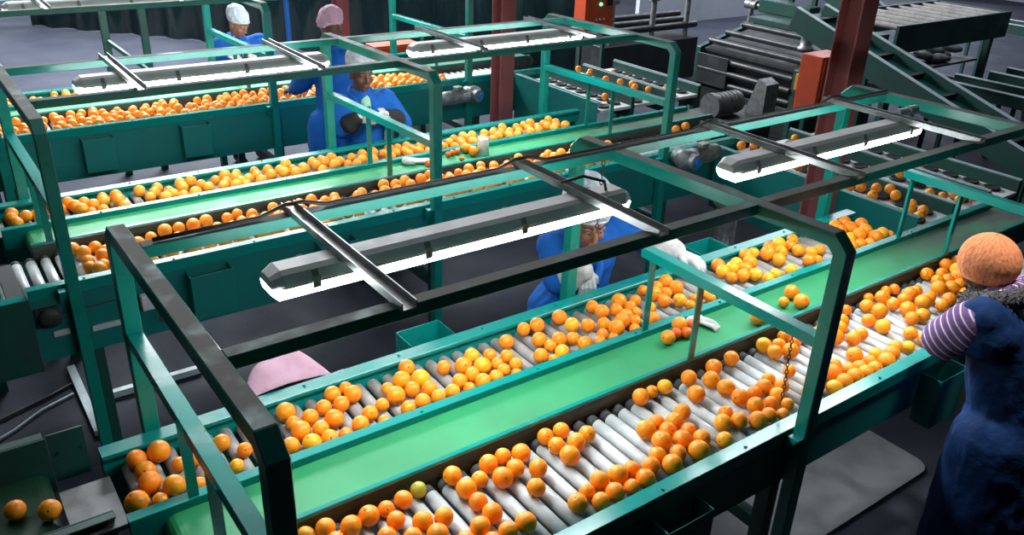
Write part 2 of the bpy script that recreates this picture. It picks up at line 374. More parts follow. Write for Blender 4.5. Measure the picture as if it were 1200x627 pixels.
def make_conveyor(label, chutes_front, chutes_back, x_front=5.3, x_back=4.28, panel_z=.64):
    t = thing('sorting_conveyor', (2.6, 2.1, -LIFT), label, 'conveyor', 'roller sorting conveyors')
    X0 = .25
    # front rail: flat top with a turned-down lip
    m = MB(); m.prism([(1.461, .9), (1.523, .8955), (1.523, .870), (1.517, .870), (1.517, .889), (1.467, .892), (1.467, .84), (1.461, .84)], X0, x_front)
    for i in range(12): bolt(m, X0 + .25 + i * .42, 1.482, .9)
    m.build('front_rail', 'teal', t, bevel=.002)
    MB().box(X0, x_front, 1.4685, 1.476, panel_z, .888).build('front_panel', 'teal_panel', t)
    # closed drive end beyond the rollers
    m = MB(); m.box(-1.0, X0 - .002, 1.4685, 1.476, .46, .852); m.build('end_panel', 'darkgreen', t, bevel=.002)
    m = MB(); m.box(-1.0, X0 - .002, 1.461, 1.52, .8525, .86); m.build('end_rail', 'teal', t, bevel=.002)
    m = MB(); m.box(-1.0, .165, 1.53, 1.99, .62, .845); m.box(-1.0, .150, 1.56, 1.96, .8455, .875); m.build('end_hood', 'darkgreen', t, bevel=.006)
    m = MB(); m.box(.17, .245, 1.53, 1.99, .815, .828); m.build('end_plate', 'dark', t)
    # back rail, inner face and outer panel
    m = MB(); m.prism([(2.657, .9), (2.726, .9), (2.726, .82), (2.719, .82), (2.719, .893), (2.684, .893), (2.684, .80), (2.676, .80), (2.676, .86), (2.657, .885)], X0, x_back + .3)
    for i in range(10): bolt(m, X0 + .33 + i * .42, 2.70, .9)
    m.build('back_rail', 'teal', t, bevel=.002)
    MB().box(X0, x_back + .3, 2.712, 2.7185, .52, .885).build('back_panel', 'teal_panel', t)
    # dividers on both sides of the central belt
    m = MB(); m.prism([(2.012, .888), (2.016, .9), (2.036, .9), (2.036, .872), (2.031, .872), (2.031, .893), (2.018, .888)], X0 + .1, 5.5)
    m.build('belt_lip', 'teal', t, bevel=.0015)
    MB().prism([(2.012, .888), (2.0305, .888), (2.0305, .76), (2.012, .76)], X0 + .1, 5.5).build('divider_wall', 'wallgrey', t)
    m = MB(); m.prism([(2.283, .902), (2.328, .902), (2.328, .79), (2.320, .79), (2.320, .893), (2.290, .893), (2.290, .79), (2.283, .79)], X0, 5.48)
    for i in range(9): bolt(m, X0 + .5 + i * .55, 2.30, .902)
    m.build('divider_rail', 'teal', t, bevel=.002)
    # central belt with its end drums
    prof = [(X0 + .14 - .045 * math.sin(a), .827 - .045 * math.cos(a)) for a in [PI * k / 10 for k in range(11)]]
    prof = [(x, z) for x, z in prof] ; prof2 = [(5.52 + .045 * math.sin(a), .827 + .045 * math.cos(a)) for a in [PI * k / 10 for k in range(11)]]
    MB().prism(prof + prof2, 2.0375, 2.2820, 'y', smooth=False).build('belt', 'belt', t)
    m = MB()
    for x in (X0 + .14, 5.52): m.tube((x, 2.034, .827), (x, 2.037, .827), .03, 14); m.tube((x, 2.2822, .827), (x, 2.2828, .827), .03, 14)
    m.build('drum_cap', 'steel', t)
    # rollers: the hundred seen largest are parts of their own
    xs_f = [1.891 + PITCH * k for k in range(-24, 46)]; xs_b = [1.277 + PITCH * k for k in range(-14, 44)]
    near = [('f', x) for x in xs_f if .62 < x < 4.12] + [('b', x) for x in xs_b]
    near = near[:100]; rest = [('f', x) for x in xs_f if ('f', x) not in near and x < x_front - .05] + [('b', x) for x in xs_b if ('b', x) not in near]
    for k, x in near:
        o = bpy.data.objects.new('roller', FR_MESH if k == 'f' else BR_MESH); COL.objects.link(o); o.parent = t
        o.location = Vector((x, 0, AXF if k == 'f' else AXB)) - t.location
    far = MB()
    for k, x in rest:
        me = FR_MESH if k == 'f' else BR_MESH
        far.cur = 0
        b = len(far.v); far.v += [(v.co.x + x, v.co.y, v.co.z + (AXF if k == 'f' else AXB)) for v in me.vertices]
        for p in me.polygons: far.f.append([b + i for i in p.vertices]); far.mi.append(p.material_index + (0 if k == 'f' else 3)); far.sm.append(p.use_smooth)
    tag(far.build('rollers', ['roller', 'sleeve', 'sleeve', 'rollergrey', 'label', 'sleeve'], t), kind='stuff')
    # legs and cross ties
    for x in (.50, 2.50, 4.51):
        for y in (1.56, 2.62):
            if x > 5 and y > 2: continue
            MB().box(x - .03, x + .03, y - .03, y + .03, -LIFT, .77).build('leg', 'darkgreen', t)
    for x in (.50, 2.50, 4.51): MB().box(x - .025, x + .025, 1.59, 2.59, .28, .34).build('cross_tie', 'darkgreen', t)
    # reject chutes: open-topped sheet pockets hung on the panels
    for x, in [(c,) for c in chutes_front]: chute(x, 1.4685, -1).build('reject_chute', 'teal_panel', t, bevel=.0015)
    for x in chutes_back: chute(x, 2.7265, 1, .17, .885).build('reject_chute', 'teal', t, bevel=.0015)
    # end bearing and take-up rod on the left end of the panel
    m = MB(); m.box(.262, .362, 1.452, 1.468, .70, .80); m.lathe([(.05, 0), (.05, .02), (.03, .03), (0, .03)], (.32, 1.452, .75), (0, -1, 0), 20); m.tube((.362, 1.4635, .75), (.62, 1.4635, .755), .004, 8)
    m.build('end_bearing', 'dark', t)
    return t

def chute(x, y, s, d=.10, zt=.825):
    m = MB(); w, h, k = .11, .25, .004
    y1 = y + s * d
    a, b = sorted((y1, y1 - s * k)); m.box(x - w, x + w, a, b, zt - h, zt)
    for q in (-1, 1):
        a, b = sorted((y + s * .002, y1 - s * k)); xx = x + q * (w - k / 2); m.box(xx - k / 2, xx + k / 2, a, b, zt - h, zt)
    a, b = sorted((y + s * .002, y1 - s * k)); m.box(x - w + k, x + w - k, a, b, zt - h, zt - h + k)
    return m

conv_near = make_conveyor('nearest sorting conveyor with white front rollers and a bare green belt', [1.80, 3.45], [1.62, 3.42])
conv_mid = make_conveyor('middle sorting conveyor, with the white paper cone standing on its belt', [1.07, 1.78], [], panel_z=.51)
conv_mid.location += Vector((-.02, 2.64, 0))
conv_far = copy_thing(conv_mid, (0, 2.59, 0), 'farthest sorting conveyor, before the grey floor and the green mesh curtain')

# small things fixed to the middle conveyor's panel
m = MB(); m.box(.47, .67, 4.098, 4.1055, .615, .645); m.box(.30, .37, 4.098, 4.1055, .635, .665); m.build('pale_strip', 'label', conv_mid.children[0] if False else None, loc=(.5, 4.07, .63))
tag(bpy.data.objects['pale_strip'], 'pale strip fixed low on the middle conveyor panel at its open end', 'strip')
m = MB(); m.box(.70, .79, 4.03, 4.075, .69, .77); sb = m.build('switch_box', 'white', loc=(.745, 4.05, .73), bevel=.004); tag(sb, 'small white switch box on the middle conveyor panel, dangling a cord', 'switch box')
MB().path([(.78, 4.05, .69), (.785, 4.05, .65), (.775, 4.05, .62), (.785, 4.05, .60)], .006, 6).build('cord', 'brown', sb)
bpy.data.objects['cord'].location = -Vector((.745, 4.05, .73))

# ------------------------------------------------------------------ infeed belts on the open ends
def infeed(dy, label, group='infeed belts'):
    t = thing('infeed_conveyor', (-.25, 2.55 + dy, -LIFT), label, 'conveyor', group)
    z = .80; L = -1.2
    prof = [(x, zz) for x, zz in ([(L, z - .09), (L, z)] + [(.045 + .045 * math.sin(a), z - .045 + .045 * math.cos(a)) for a in [PI * k / 10 for k in range(11)]])]
    m = MB(); m.prism(prof, 2.42 + dy, 2.82 + dy, 'y'); m.build('belt', 'darkbelt', t)
    # back guard boxes with folded lips
    m = MB(); m.box(-.55, .107, 2.826 + dy, 2.834 + dy, .70, .93); m.box(-.55, .10, 2.835 + dy, 2.875 + dy, .922, .93); m.box(-.12, -.10, 2.834 + dy, 2.86 + dy, .70, .92)
    m.build('back_guard', 'darkgreen', t, bevel=.002)
    m = MB(); m.box(.11, .225, 2.826 + dy, 2.832 + dy, .74, .94); bolt(m, .14, 2.826 + dy, .86, (0, -1, 0)); bolt(m, .215, 2.826 + dy, .86, (0, -1, 0))
    m.build('bolted_plate', 'darkgreen', t)
    m = MB(); m.prism([(2.36, .835), (2.80, .835), (2.80, .829), (2.36, .829)] if False else [(2.36 + dy, .836), (2.634 + dy, .836), (2.634 + dy, .830), (2.36 + dy, .830)], .100, .258)
    m.build('transfer_plate', 'steel', t, bevel=.001)
    m = MB(); m.box(-1.2, .225, 2.405 + dy, 2.413 + dy, .66, .87); m.box(-1.2, .225, 2.37 + dy, 2.405 + dy, .862, .87); m.build('front_guard', 'darkgreen', t, bevel=.002)
    for x in (-1.0, .05):
        for y in (2.45, 2.79): m = MB().box(x - .025, x + .025, y + dy - .025, y + dy + .025, -LIFT, .7); m.build('leg', 'darkgreen', t)
    return t
infeed(0, 'dark green infeed belt carrying two oranges up to the nearest conveyor')
infeed(2.64, 'dark green infeed belt at the open end of the middle conveyor')
infeed(5.23, 'dark green infeed belt at the open end of the farthest conveyor')

# ------------------------------------------------------------------ gantries
def make_gantry(dx, dy, xs, bars, label):
    t = thing('lamp_gantry', (2.45 + dx, 2.1 + dy, -LIFT), label, 'gantry', 'green frames carrying the lamps')
    Y0, Y1 = 1.430, 2.760
    def lean(o, x0, sk):                             # the portals stand a little askew across the table
        for v in o.data.vertices: v.co.x += sk * (v.co.y - Y0 - dy) / (Y1 - Y0)
    SK = [-.015, -.07, -.08]
    for x in xs:
        m = MB(); pts = [(x, Y0 + dy, -LIFT), (x, Y0 + dy, 1.632), (x, Y0 + dy + .042, 1.674), (x, Y1 + dy - .042, 1.674), (x, Y1 + dy, 1.632), (x, Y1 + dy, -LIFT)]
        m.sweep(pts, .056, .052, (1, 0, 0)); p = m.build('portal_frame', 'gantry', t, bevel=.003); lean(p, x, SK[xs.index(x)])
        g = MB()
        g.prism([(Y0 + dy - .026, .885), (Y0 + dy + .026, .885), (Y0 + dy + .026, .80)], x - .066, x - .029)
        g.build('gusset', 'teal', p)
    x0, x1 = xs[0] + .028, xs[-1] + 1.6 * 0 - .028
    for i in range(2):
        for y in (1.795, 2.535):
            a, b = xs[i] + SK[i] * (y - Y0) / (Y1 - Y0), xs[i + 1] + SK[i + 1] * (y - Y0) / (Y1 - Y0)
            m = MB(); m.prism([(y + dy - .024, 1.70), (y + dy + .024, 1.70), (y + dy + .024, 1.66), (y + dy - .024, 1.66)], a + .0285, b - .0285)
            m.build('beam', 'gantry', t, bevel=.002)
    for x in (.955, 1.90, 2.985, 3.915):
        m = MB(); xx = x + dx
        m.box(xx - .024, xx + .024, 1.745 + dy, 2.585 + dy, 1.7005, 1.7045); m.box(xx - .024, xx - .020, 1.745 + dy, 2.585 + dy, 1.7045, 1.726); m.box(xx + .020, xx + .024, 1.745 + dy, 2.585 + dy, 1.7045, 1.726)
        m.build('crossbar', 'galv', t)
    for x, (full,) in zip(xs, bars):
        yb = (2.733 if full else 2.345) + dy
        m = MB(); m.prism([(x - .026, 1.30), (x + .026, 1.30), (x + .026, 1.255), (x + .020, 1.255), (x + .020, 1.294), (x - .020, 1.294), (x - .020, 1.255), (x - .026, 1.255)], Y0 + dy + .0265, yb, 'y')
        b = m.build('guard_bar', 'teal', t, bevel=.002)
        if full: lean(b, x, SK[xs.index(x)])
        for y in (2.024, 2.305):
            m = MB(); m.prism([(x - .017, y + dy - .014), (x + .017, y + dy - .014), (x + .017, y + dy + .014), (x + .010, y + dy + .014), (x + .010, y + dy - .007), (x - .017, y + dy - .007)], .9035, 1.2935, 'z')
            m.build('post', 'teal', b)
    return t
g_near = make_gantry(0, 0, [.45, 2.45, 4.46], [(True,), (False,), (False,)], 'nearest lamp gantry, its dark beams crossing the front of the scene')
# a back post's short guard posts are on the belt edges of every portal
g_mid = make_gantry(-.02, 2.64, [.42, 2.42, 4.32], [(True,), (True,), (True,)], 'middle lamp gantry, over the conveyor with the paper cone')
g_far = copy_thing(g_mid, (0, 2.59, 0), 'farthest lamp gantry, over the row where one worker faces the camera alone')

# ------------------------------------------------------------------ lamps hung under the crossbars
def make_lamp(xc, yc, label):
    t = thing('fluorescent_lamp', (xc, yc, 1.65), label, 'lamp', 'fluorescent lamps under the gantries')
    L = .70; z = 1.648
    prof = [(-.066, 0), (-.066, .014), (-.05, .040), (-.032, .050), (.032, .050), (.05, .040), (.066, .014), (.066, 0)]
    m = MB(); m.prism([(yc + a, z + b) for a, b in prof], xc - L + .035, xc + L - .035)
    n = len(prof)
    for s in (-1, 1):                            # tapered end caps
        a0 = [(xc + s * (L - .035), yc + a, z + b) for a, b in prof]; a1 = [(xc + s * L, yc + a * .72, z + b * .62) for a, b in prof]
        m.add(a0 + a1, [(i, (i + 1) % n, n + (i + 1) % n, n + i) for i in range(n)] + [tuple(n + i for i in range(n))], False)
    m.build('housing', 'housing', t, bevel=.002)
    d = [(-.063, 0), (-.060, -.024), (-.044, -.040), (.044, -.040), (.060, -.024), (.063, 0)]
    m = MB(); m.prism([(yc + a, z - .0005 + b) for a, b in d], xc - L + .02, xc + L - .02)
    k = len(d)
    for s in (-1, 1):
        a0 = [(xc + s * (L - .02), yc + a, z - .0005 + b) for a, b in d]; a1 = [(xc + s * (L - .002), yc + a * .8, z - .0005 + b * .55) for a, b in d]
        m.add(a0 + a1, [(i, (i + 1) % k, k + (i + 1) % k, k + i) for i in range(k)] + [tuple(k + i for i in range(k))], False)
    m.build('diffuser', 'tube', t)
    for s in (-1, 1):
        for i in range(4):
            x = xc - L + .13 + i * (2 * L - .26) / 3
            m = MB(); y = yc + s * .067
            m.box(x - .013, x + .013, min(y, y + s * .006), max(y, y + s * .006), z - .012, z + .022)
            m.obox((x, yc + s * .061, z + .030), (.018, .006, .026), Matrix.Rotation(s * .42, 3, 'X'))
            m.build('clip', 'clip', t)
    m = MB()                                     # hanger straps up to the crossbars
    for x in (xc - .465 if xc < 2 else xc - .41, xc + .475 if xc < 2 else xc + .51): m.box(x - .018, x + .018, yc - .02, yc + .02, z + .0505, 1.7004)
    m.build('hanger_strap', 'steel', t)
    return t
lamps = [(1.42, 2.185, 'lit fluorescent lamp hung in the middle of the nearest gantry, before the blue-coated worker'),
         (3.40, 2.185, 'lit fluorescent lamp on the nearest gantry beside the dark red column'),
         (1.40, 4.825, 'lit fluorescent lamp on the middle gantry over the open end'),
         (3.38, 4.825, 'lit fluorescent lamp on the middle gantry, beyond the mob-capped worker'),
         (1.40, 7.415, 'lit fluorescent lamp on the farthest gantry over the open end'),
         (3.38, 7.415, 'lit fluorescent lamp on the farthest gantry toward the columns')]
l0 = make_lamp(*lamps[0]); l1 = make_lamp(*lamps[1])
for x, y, lb in lamps[2:]:
    src = l0 if x < 2 else l1
    copy_thing(src, (x - src.location.x, y - src.location.y, 0), lb)
# plug couplings on the end of the second lamp
m = MB(); m.tube((3.955, 2.20, 1.722), (4.03, 2.195, 1.722), .022, 12); m.tube((4.036, 2.195, 1.725), (4.095, 2.19, 1.725), .025, 12); m.tube((4.03, 2.195, 1.722), (4.036, 2.195, 1.722), .012, 10)
o = m.build('plug_coupling', 'white', loc=(4.03, 2.195, 1.70)); tag(o, 'pale plug coupling on the lamp beside the dark red column', 'plug')
# black supply cables that run along the beams
m = MB(); pts = [(4.40, 2.537, 1.709)]
for x in (3.915, 2.985, 1.90, .955): pts += [(x + .12, 2.54, 1.709), (x + .03, 2.538, 1.7345), (x - .03, 2.538, 1.7345), (x - .12, 2.535, 1.709)]
m.path(pts + [(.5, 2.53, 1.709)], .007)
o = m.build('supply_cable', 'cable', loc=(2.4, 2.54, 1.71)); tag(o, 'black supply cable lying along the back beam of the nearest gantry', 'cable')
m = MB(); m.path([(1.86, 2.24, 1.735), (1.93, 2.20, 1.76), (2.0, 2.16, 1.74), (2.02, 2.17, 1.70)], .006)
o = m.build('lamp_lead', 'cable', loc=(1.93, 2.2, 1.735)); tag(o, 'short black lead looping over the crossbar onto the front lamp', 'cable')

# chain hanging at the second portal of the near gantry
def chain(pts, r, w, name, label):
    P = [Vector(p) for p in pts]; out = MB(); tot = 0; seg = [(P[i], P[i + 1]) for i in range(len(P) - 1)]; i = 0; step = r * 2.9; d = 0
    L = [(b - a).length for a, b in seg]; S = sum(L); n = int(S / step)
    for k in range(n):
        d = k * step; j = 0
        while j < len(L) - 1 and d > L[j]: d -= L[j]; j += 1
        a, b = seg[j]; c = a + (b - a).normalized() * d; ax = (b - a).normalized(); s = ax.orthogonal().normalized(); s2 = ax.cross(s)
        side = s if k % 2 else s2; ring = []
        for q in range(12):
            t = 2 * PI * q / 12; ring.append(c + ax * math.sin(t) * r * 1.75 + side * math.cos(t) * r)
        ring.append(ring[0]); out.path(ring, w, 5)
    o = out.build(name, 'brown' if False else 'black', loc=P[0]); return tag(o, label, 'chain')
chain([(2.488, 1.585, 1.262), (2.490, 1.58, 1.1), (2.494, 1.575, .975), (2.455, 1.555, .935)], .0058, .0020, 'hanging_chain', 'thin dark chain hanging by the second front post over the white rollers')
chain([(2.30, 2.50, 1.655), (2.295, 2.50, 1.45), (2.295, 2.50, 1.33)], .007, .0024, 'hanging_chain', 'thin chain hanging from the lamp gantry in front of the blue-coated worker')
# ------------------------------------------------------------------ oranges
def orange_mesh(k):
    rnd = random.Random(k); m = MB(); n, h = 22, 14; sq = .94 + .05 * rnd.random()
    prof = []
    for i in range(h + 1):
        t = PI * i / h - PI / 2; r = math.cos(t); z = math.sin(t) * sq
        if i == h: z -= .045
        if i == h - 1: z -= .012
        prof.append((max(r, 0), z))
    m.lathe(prof, n=n); b = len(m.f)
    m.cur = 1; zt = prof[-1][1]
    m.lathe([(.085, zt + .004), (.10, zt + .016), (.05, zt + .03), (0, zt + .028)], n=7)
    rot = Matrix.Rotation(rnd.uniform(0, 6.28), 3, 'Z') @ Matrix.Rotation(rnd.choice([2.2, 1.2, 2.8, 1.7, .8]) + rnd.uniform(-.4, .4), 3, 'X')
    m.v = [tuple(rot @ Vector(v)) for v in m.v]
    mr = max(Vector(v).length for v in m.v); m.v = [tuple(Vector(v) / max(1, mr)) for v in m.v]
    return m.mesh('orange', ['orange', 'calyx'])
OM = [orange_mesh(k) for k in range(9)]
OCOL = {'o': (.95, .265, .007), 'y': (.95, .40, .012), 'g': (.42, .34, .03), 'r': (.80, .105, .008)}
ORD = ['first', 'second', 'third'] + [w + 'th' for w in 'four fif six seven eigh nin ten eleven twelf thirteen fourteen fifteen sixteen seventeen eighteen nineteen'.split()] + ['twentieth', 'twenty-first', 'twenty-second', 'twenty-third', 'twenty-fourth', 'twenty-fifth', 'twenty-sixth', 'twenty-seventh', 'twenty-eighth', 'twenty-ninth', 'thirtieth']
DATA = 'B24902,21891,9062,332;B25535,22010,8990,260r;B26024,21816,8990,260r;B26157,22419,9091,360;B26748,22239,8990,260r;B29779,20907,9092,361;B30423,20718,9036,305r;B32249,21361,8994,264;B32856,20811,9112,382;B33314,21749,9087,357;F6933,19742,8616,307;F7578,19675,8651,323;F7642,19053,8590,298;F8262,19267,8687,358;F8964,19410,8670,351;F9047,18329,8588,321;F9594,18757,8651,315;F9600,19432,8612,281;F9705,17841,8603,322;F10256,19460,8668,325;F10273,18200,8688,349;F10404,17492,8643,366;F10939,18005,8682,339;F10940,19657,8625,285g;F11046,16849,8590,300;F11689,16993,8673,356;F11706,16334,8601,300;F12243,19580,8697,338;F12258,18717,8724,368;F12279,18011,8674,325;F12334,16383,8654,325;F12351,17291,8688,363;F12939,18928,8658,304;F13024,16350,8688,360;F13611,19380,8717,359;F13616,18508,8732,375;F14301,18710,8688,334;F14310,17513,8685,334;F14342,19543,8642,302;F14944,19255,8715,352;F14966,18268,8707,349;F15014,16148,8681,336;F15659,16416,8644,291;F15754,15806,8639,319;F16296,19570,8682,318;F16310,18923,8684,323;F16319,18177,8736,376;F16351,16583,8701,349;F16450,15880,8659,343;F17014,18653,8722,365;F17019,19556,8670,317;F17098,16463,8696,365;F17165,15808,8585,295;F17716,18861,8670,320;F17776,16474,8630,303;F17814,15814,8666,352;F18420,16185,8681,338;F19052,16498,8680,324;F19083,15784,8736,386;F19703,16954,8751,387;F19714,17795,8735,373;F19776,16173,8669,326;F20412,17335,8695,338;F20445,16622,8717,368;F20466,15804,8747,403;F20494,18019,8635,307;F21042,17612,8710,343;F21047,19509,8720,354;F21151,16972,8640,304;F21182,16321,8669,342;F21704,17859,8725,356;F21811,19646,8607,265;F21857,15794,8648,320y;F22422,19526,8686,323y;F22655,16611,8614,341y;F23074,18415,8741,373;F23290,16339,8637,343;F23293,17016,8579,294;F23735,19443,8710,340;F23852,15907,8700,354;F24384,18810,8740,367;F24451,17310,8721,356;F24457,18067,8738,373;F24553,16603,8691,352;F24554,15923,8650,314;F25071,15660,8631,260;F25296,19480,8674,360;F25353,17300,8580,307;F25355,16458,8578,306;F25830,16020,8619,260;F25992,17346,8632,330;F26026,16683,8609,327y;F26450,19524,8707,337;F26579,17602,8644,302;F26627,16963,8655,331;F27163,15904,8755,389;F27864,16156,8713,350y;F27891,17560,8640,285;F28220,16667,8606,275;F28329,15629,8711,346y;F28486,18825,8713,342;F28590,19514,8699,347y;F28781,16825,8569,301;F29049,15650,8738,368;F29208,18518,8728,362;F29244,19189,8663,306;F29264,16369,8730,376;F29794,15653,8744,371;F30029,16799,8614,294;F30174,19630,8590,300;F30210,16203,8634,321;F30248,19043,8604,278;F30516,15619,8707,335;F30788,19734,8593,315;F30869,16137,8592,294;F30923,19169,8581,260;F31180,15606,8695,322;F31341,16737,8715,371;F31577,16099,8623,308;F31839,18129,8777,404;F32024,18880,8709,366;F32156,15682,8689,401;F32353,16350,8641,290y;F32552,17634,8714,342;F32907,18609,8676,369;F32911,19376,8611,310;F32976,15943,8686,351;F33346,17733,8667,315;F33561,18978,8668,375;F33667,16197,8657,320;F33931,19631,8699,328;F34287,15922,8597,290y;F34897,18366,8611,338;F34922,17628,8644,353y;F34930,19637,8563,280;F35359,16496,8688,329;F35442,15821,8679,344;F35944,18498,8756,383;F35979,19220,8704,335;F36725,17265,8698,340;F37038,19789,8580,261;F37274,18595,8697,323;F37372,17887,8752,386;F37407,19286,8733,375;F37422,17134,8716,362;F38357,18644,8650,342;F38476,19742,8610,260;F38657,17839,8779,406;F39036,19640,8596,294;F39104,18810,8698,360;F39313,17193,8697,324;F39700,18089,8629,331;F39834,18868,8645,294;F40361,17415,8648,357;F40920,18305,8732,407;F41667,18025,8677,386;F41715,17285,8635,349;F41814,18878,8678,344;F42013,19599,8722,348;F42442,18007,8653,342;F42458,18680,8641,324;F42825,19225,8689,327;F43191,18464,8793,448;F43944,19006,8744,383y;F44092,19715,8708,335;F44815,19113,8682,313;F45300,19762,8646,288;K2953,23913,8820,380;K3483,26116,8814,346;K3536,24606,8838,391;K3588,25432,8752,342;K3616,23769,8668,260;K4167,24042,8840,373;K4230,26135,8835,394;K4647,25139,8772,260;K4910,23832,8678,260;K5172,25117,8760,260;K6230,25537,8761,309;K6267,24086,8680,260y;K6770,24665,8775,275;K7667,23667,8650,260;K8183,23929,8827,339;K8780,25895,8881,374;K8791,25221,8782,278;K8798,24483,8886,382;K8866,23658,8844,356y;K9444,25173,8825,316;K9488,24284,8826,325;K9547,23635,8806,320;K10127,25476,8820,311;K10136,24536,8873,366;K10150,23592,8763,260;K10774,26089,8842,330;K10777,25297,8836,324;K10818,23751,8835,328;K11412,26259,8784,270;K11429,25632,8870,356;K11431,24188,8822,309;K11733,23622,8661,260;K12096,24472,8786,273;K12774,24626,8886,372;K12786,25330,8783,270;K12806,23706,8815,303;K13484,25454,8885,372;K13500,23794,8828,317;K13572,24725,8825,324;K14112,26181,8861,348;K14154,24388,8838,325;K14179,25131,8896,385y;K14184,23756,8805,294;K14842,23754,8820,308;K15446,25420,8822,310;K15456,24201,8831,319;K15568,23630,8767,260;K16136,24310,8835,323;K16145,25017,8880,367;K16225,23645,8852,341;K16824,24587,8881,368y;K16893,25524,8847,335y;K16901,23685,8818,306;K17452,23937,8802,293;K17517,24508,8787,274;K17621,25225,8796,290;K17850,23567,8664,260;K18153,24048,8796,286;K18164,24732,8813,301;K18805,25677,8847,340;K19424,23989,8827,331;K19829,23567,8704,260;K20133,26210,8821,320;K20155,25065,8848,342;K20290,24447,8798,286;K20392,23734,8830,334y;K20837,26141,8859,353;K20904,24598,8856,343;K21534,24393,8811,302;K21642,23703,8853,340;K22162,26170,8860,360;K22197,25290,8860,354y;K22483,23638,8750,272;K22838,24907,8828,330;K22906,23995,8785,275;K23228,23567,8705,260;K23556,24634,8818,312;K23713,23954,8892,382;K24195,26217,8810,312;K24215,25547,8856,353;K24382,24325,8887,376;K24641,23712,8670,260;K24925,25325,8829,322;K25009,24101,8797,284;K25020,24697,8819,306;K25588,25874,8879,374;K25621,24683,8768,260;K25730,23711,8873,361;K25753,25226,8803,293;K26385,25561,8810,297;K26715,24842,8672,275y;K27553,26257,8756,273;K27566,24786,8821,331;K27599,25502,8881,381;K28241,24395,8834,344y;K28293,26046,8822,321;K28296,25376,8792,290;K28359,23781,8787,276;K28974,25374,8891,388;K28999,26149,8887,380;K29080,24224,8773,260;K29776,23776,8781,267;K30064,24344,8713,285y;K30505,23870,8849,338y;K32435,24788,8806,296;K32467,25442,8869,356y;K32911,26153,8836,377;K33046,24556,8854,353;K33188,25464,8872,359y;K33704,24281,8849,353y;K33778,24995,8868,358;K33853,25723,8862,348y;K33960,23654,8820,317y;K34522,25376,8913,400;K34735,23813,8797,320y;K35111,26144,8892,386;K35763,23648,8845,345y;K35822,26214,8825,315y;K36314,24859,8828,369;K36320,25657,8892,425;K37085,26165,8856,365;K37170,25394,8869,360;K37716,23944,8830,354;K37854,26130,8909,400y;K38327,25127,8810,364;K38381,23845,8730,268;K38496,25798,8824,321;K38564,24437,8873,361;K39134,26180,8843,350;K39517,24571,8771,305;K40369,23698,8742,303;K41181,24404,8819,325;K41245,23710,8876,368;K42263,23831,8784,327;K42270,24541,8835,377y;K42381,25367,8896,452;K42874,23620,8795,312;K43085,24505,8887,434;K43090,26124,8857,405;K43595,23796,8908,432;K43610,25427,8873,405;K43986,26137,8903,393;K43991,24710,8912,401;K44544,23952,8869,383y;K44587,25403,8905,407;K45149,23785,8703,260;L-311,26225,8340,340;L606,25599,8359,359'
recs = []
for q in DATA.split(';'):
    lane = q[0]; c = q[-1] if q[-1] in 'ygr' else 'o'
    v = q[1:].rstrip('ygr').split(','); recs.append((lane, int(v[0]) / 1e4, int(v[1]) / 1e4, int(v[2]) / 1e4, int(v[3]) / 1e4, c))
MARKS = {'F': [(0, 'the nearest corner post'), (1.80, 'the near reject chute'), (2.45, 'the chained post'), (3.10, 'the striped-sleeved worker\'s near side'), (3.45, 'the far reject chute')],
         'K': [(0, 'the open table end'), (.78, 'the pink cloth'), (1.62, 'the rear reject chute'), (2.30, 'the blue-coated worker'), (3.0, 'the second rear chute'), (3.75, 'the bare tail of grey rollers')]}
ROWS = {'F': [(1.66, 'along the front rail'), (1.83, 'midway over white rollers'), (9, 'by the dark divider wall')],
        'K': [(2.44, 'by the belt divider'), (2.55, 'midway over grey rollers'), (9, 'by the back rail')]}
cnt = {}
belt_labels = iter(['large orange at the near end of the five-fruit cluster on the green belt', 'small reddish fruit between two oranges beside the dropped glove', 'largest orange of the cluster touching the dropped glove on the belt',
                    'small smooth fruit in the cluster beside the belt lip', 'reddish fruit tucked behind the glove on the green belt', 'orange lying on the belt edge before the guard bar', 'reddish fruit half hidden by the guard bar on the belt',
                    'orange peeping over the top of the guard bar on the belt', 'orange on the belt behind the guard bar, farther from the post', 'orange on the belt right beside the chained post'])
inf = iter(['orange on the infeed belt, the one farther from the table', 'orange on the infeed belt, the one next to its end drum'])
colour_word = {'o': 'orange', 'y': 'yellow-tinged orange', 'g': 'greenish orange', 'r': 'reddish orange'}
for i, (lane, x, y, z, r, c) in enumerate(recs):
    o = bpy.data.objects.new('orange', OM[i % 9]); COL.objects.link(o)
    o.location = (x, y, z); o.scale = (r, r, r); o.color = (*OCOL[c], 1)
    if lane in 'FK':
        mk = [w for x0, w in MARKS[lane] if x >= x0][-1]; rw = next(w for y1, w in ROWS[lane] if y < y1)
        k = cnt[(lane, mk, rw)] = cnt.get((lane, mk, rw), 0) + 1
        tag(o, '%s orange past %s, %s' % (ORD[min(k - 1, 29)], mk, rw), 'orange', 'oranges on the white front rollers' if lane == 'F' else 'oranges on the grey back rollers')
    elif lane == 'B': tag(o, next(belt_labels), 'orange', 'oranges on the green belt')
    else: tag(o, next(inf), 'orange', 'oranges on the infeed belt')

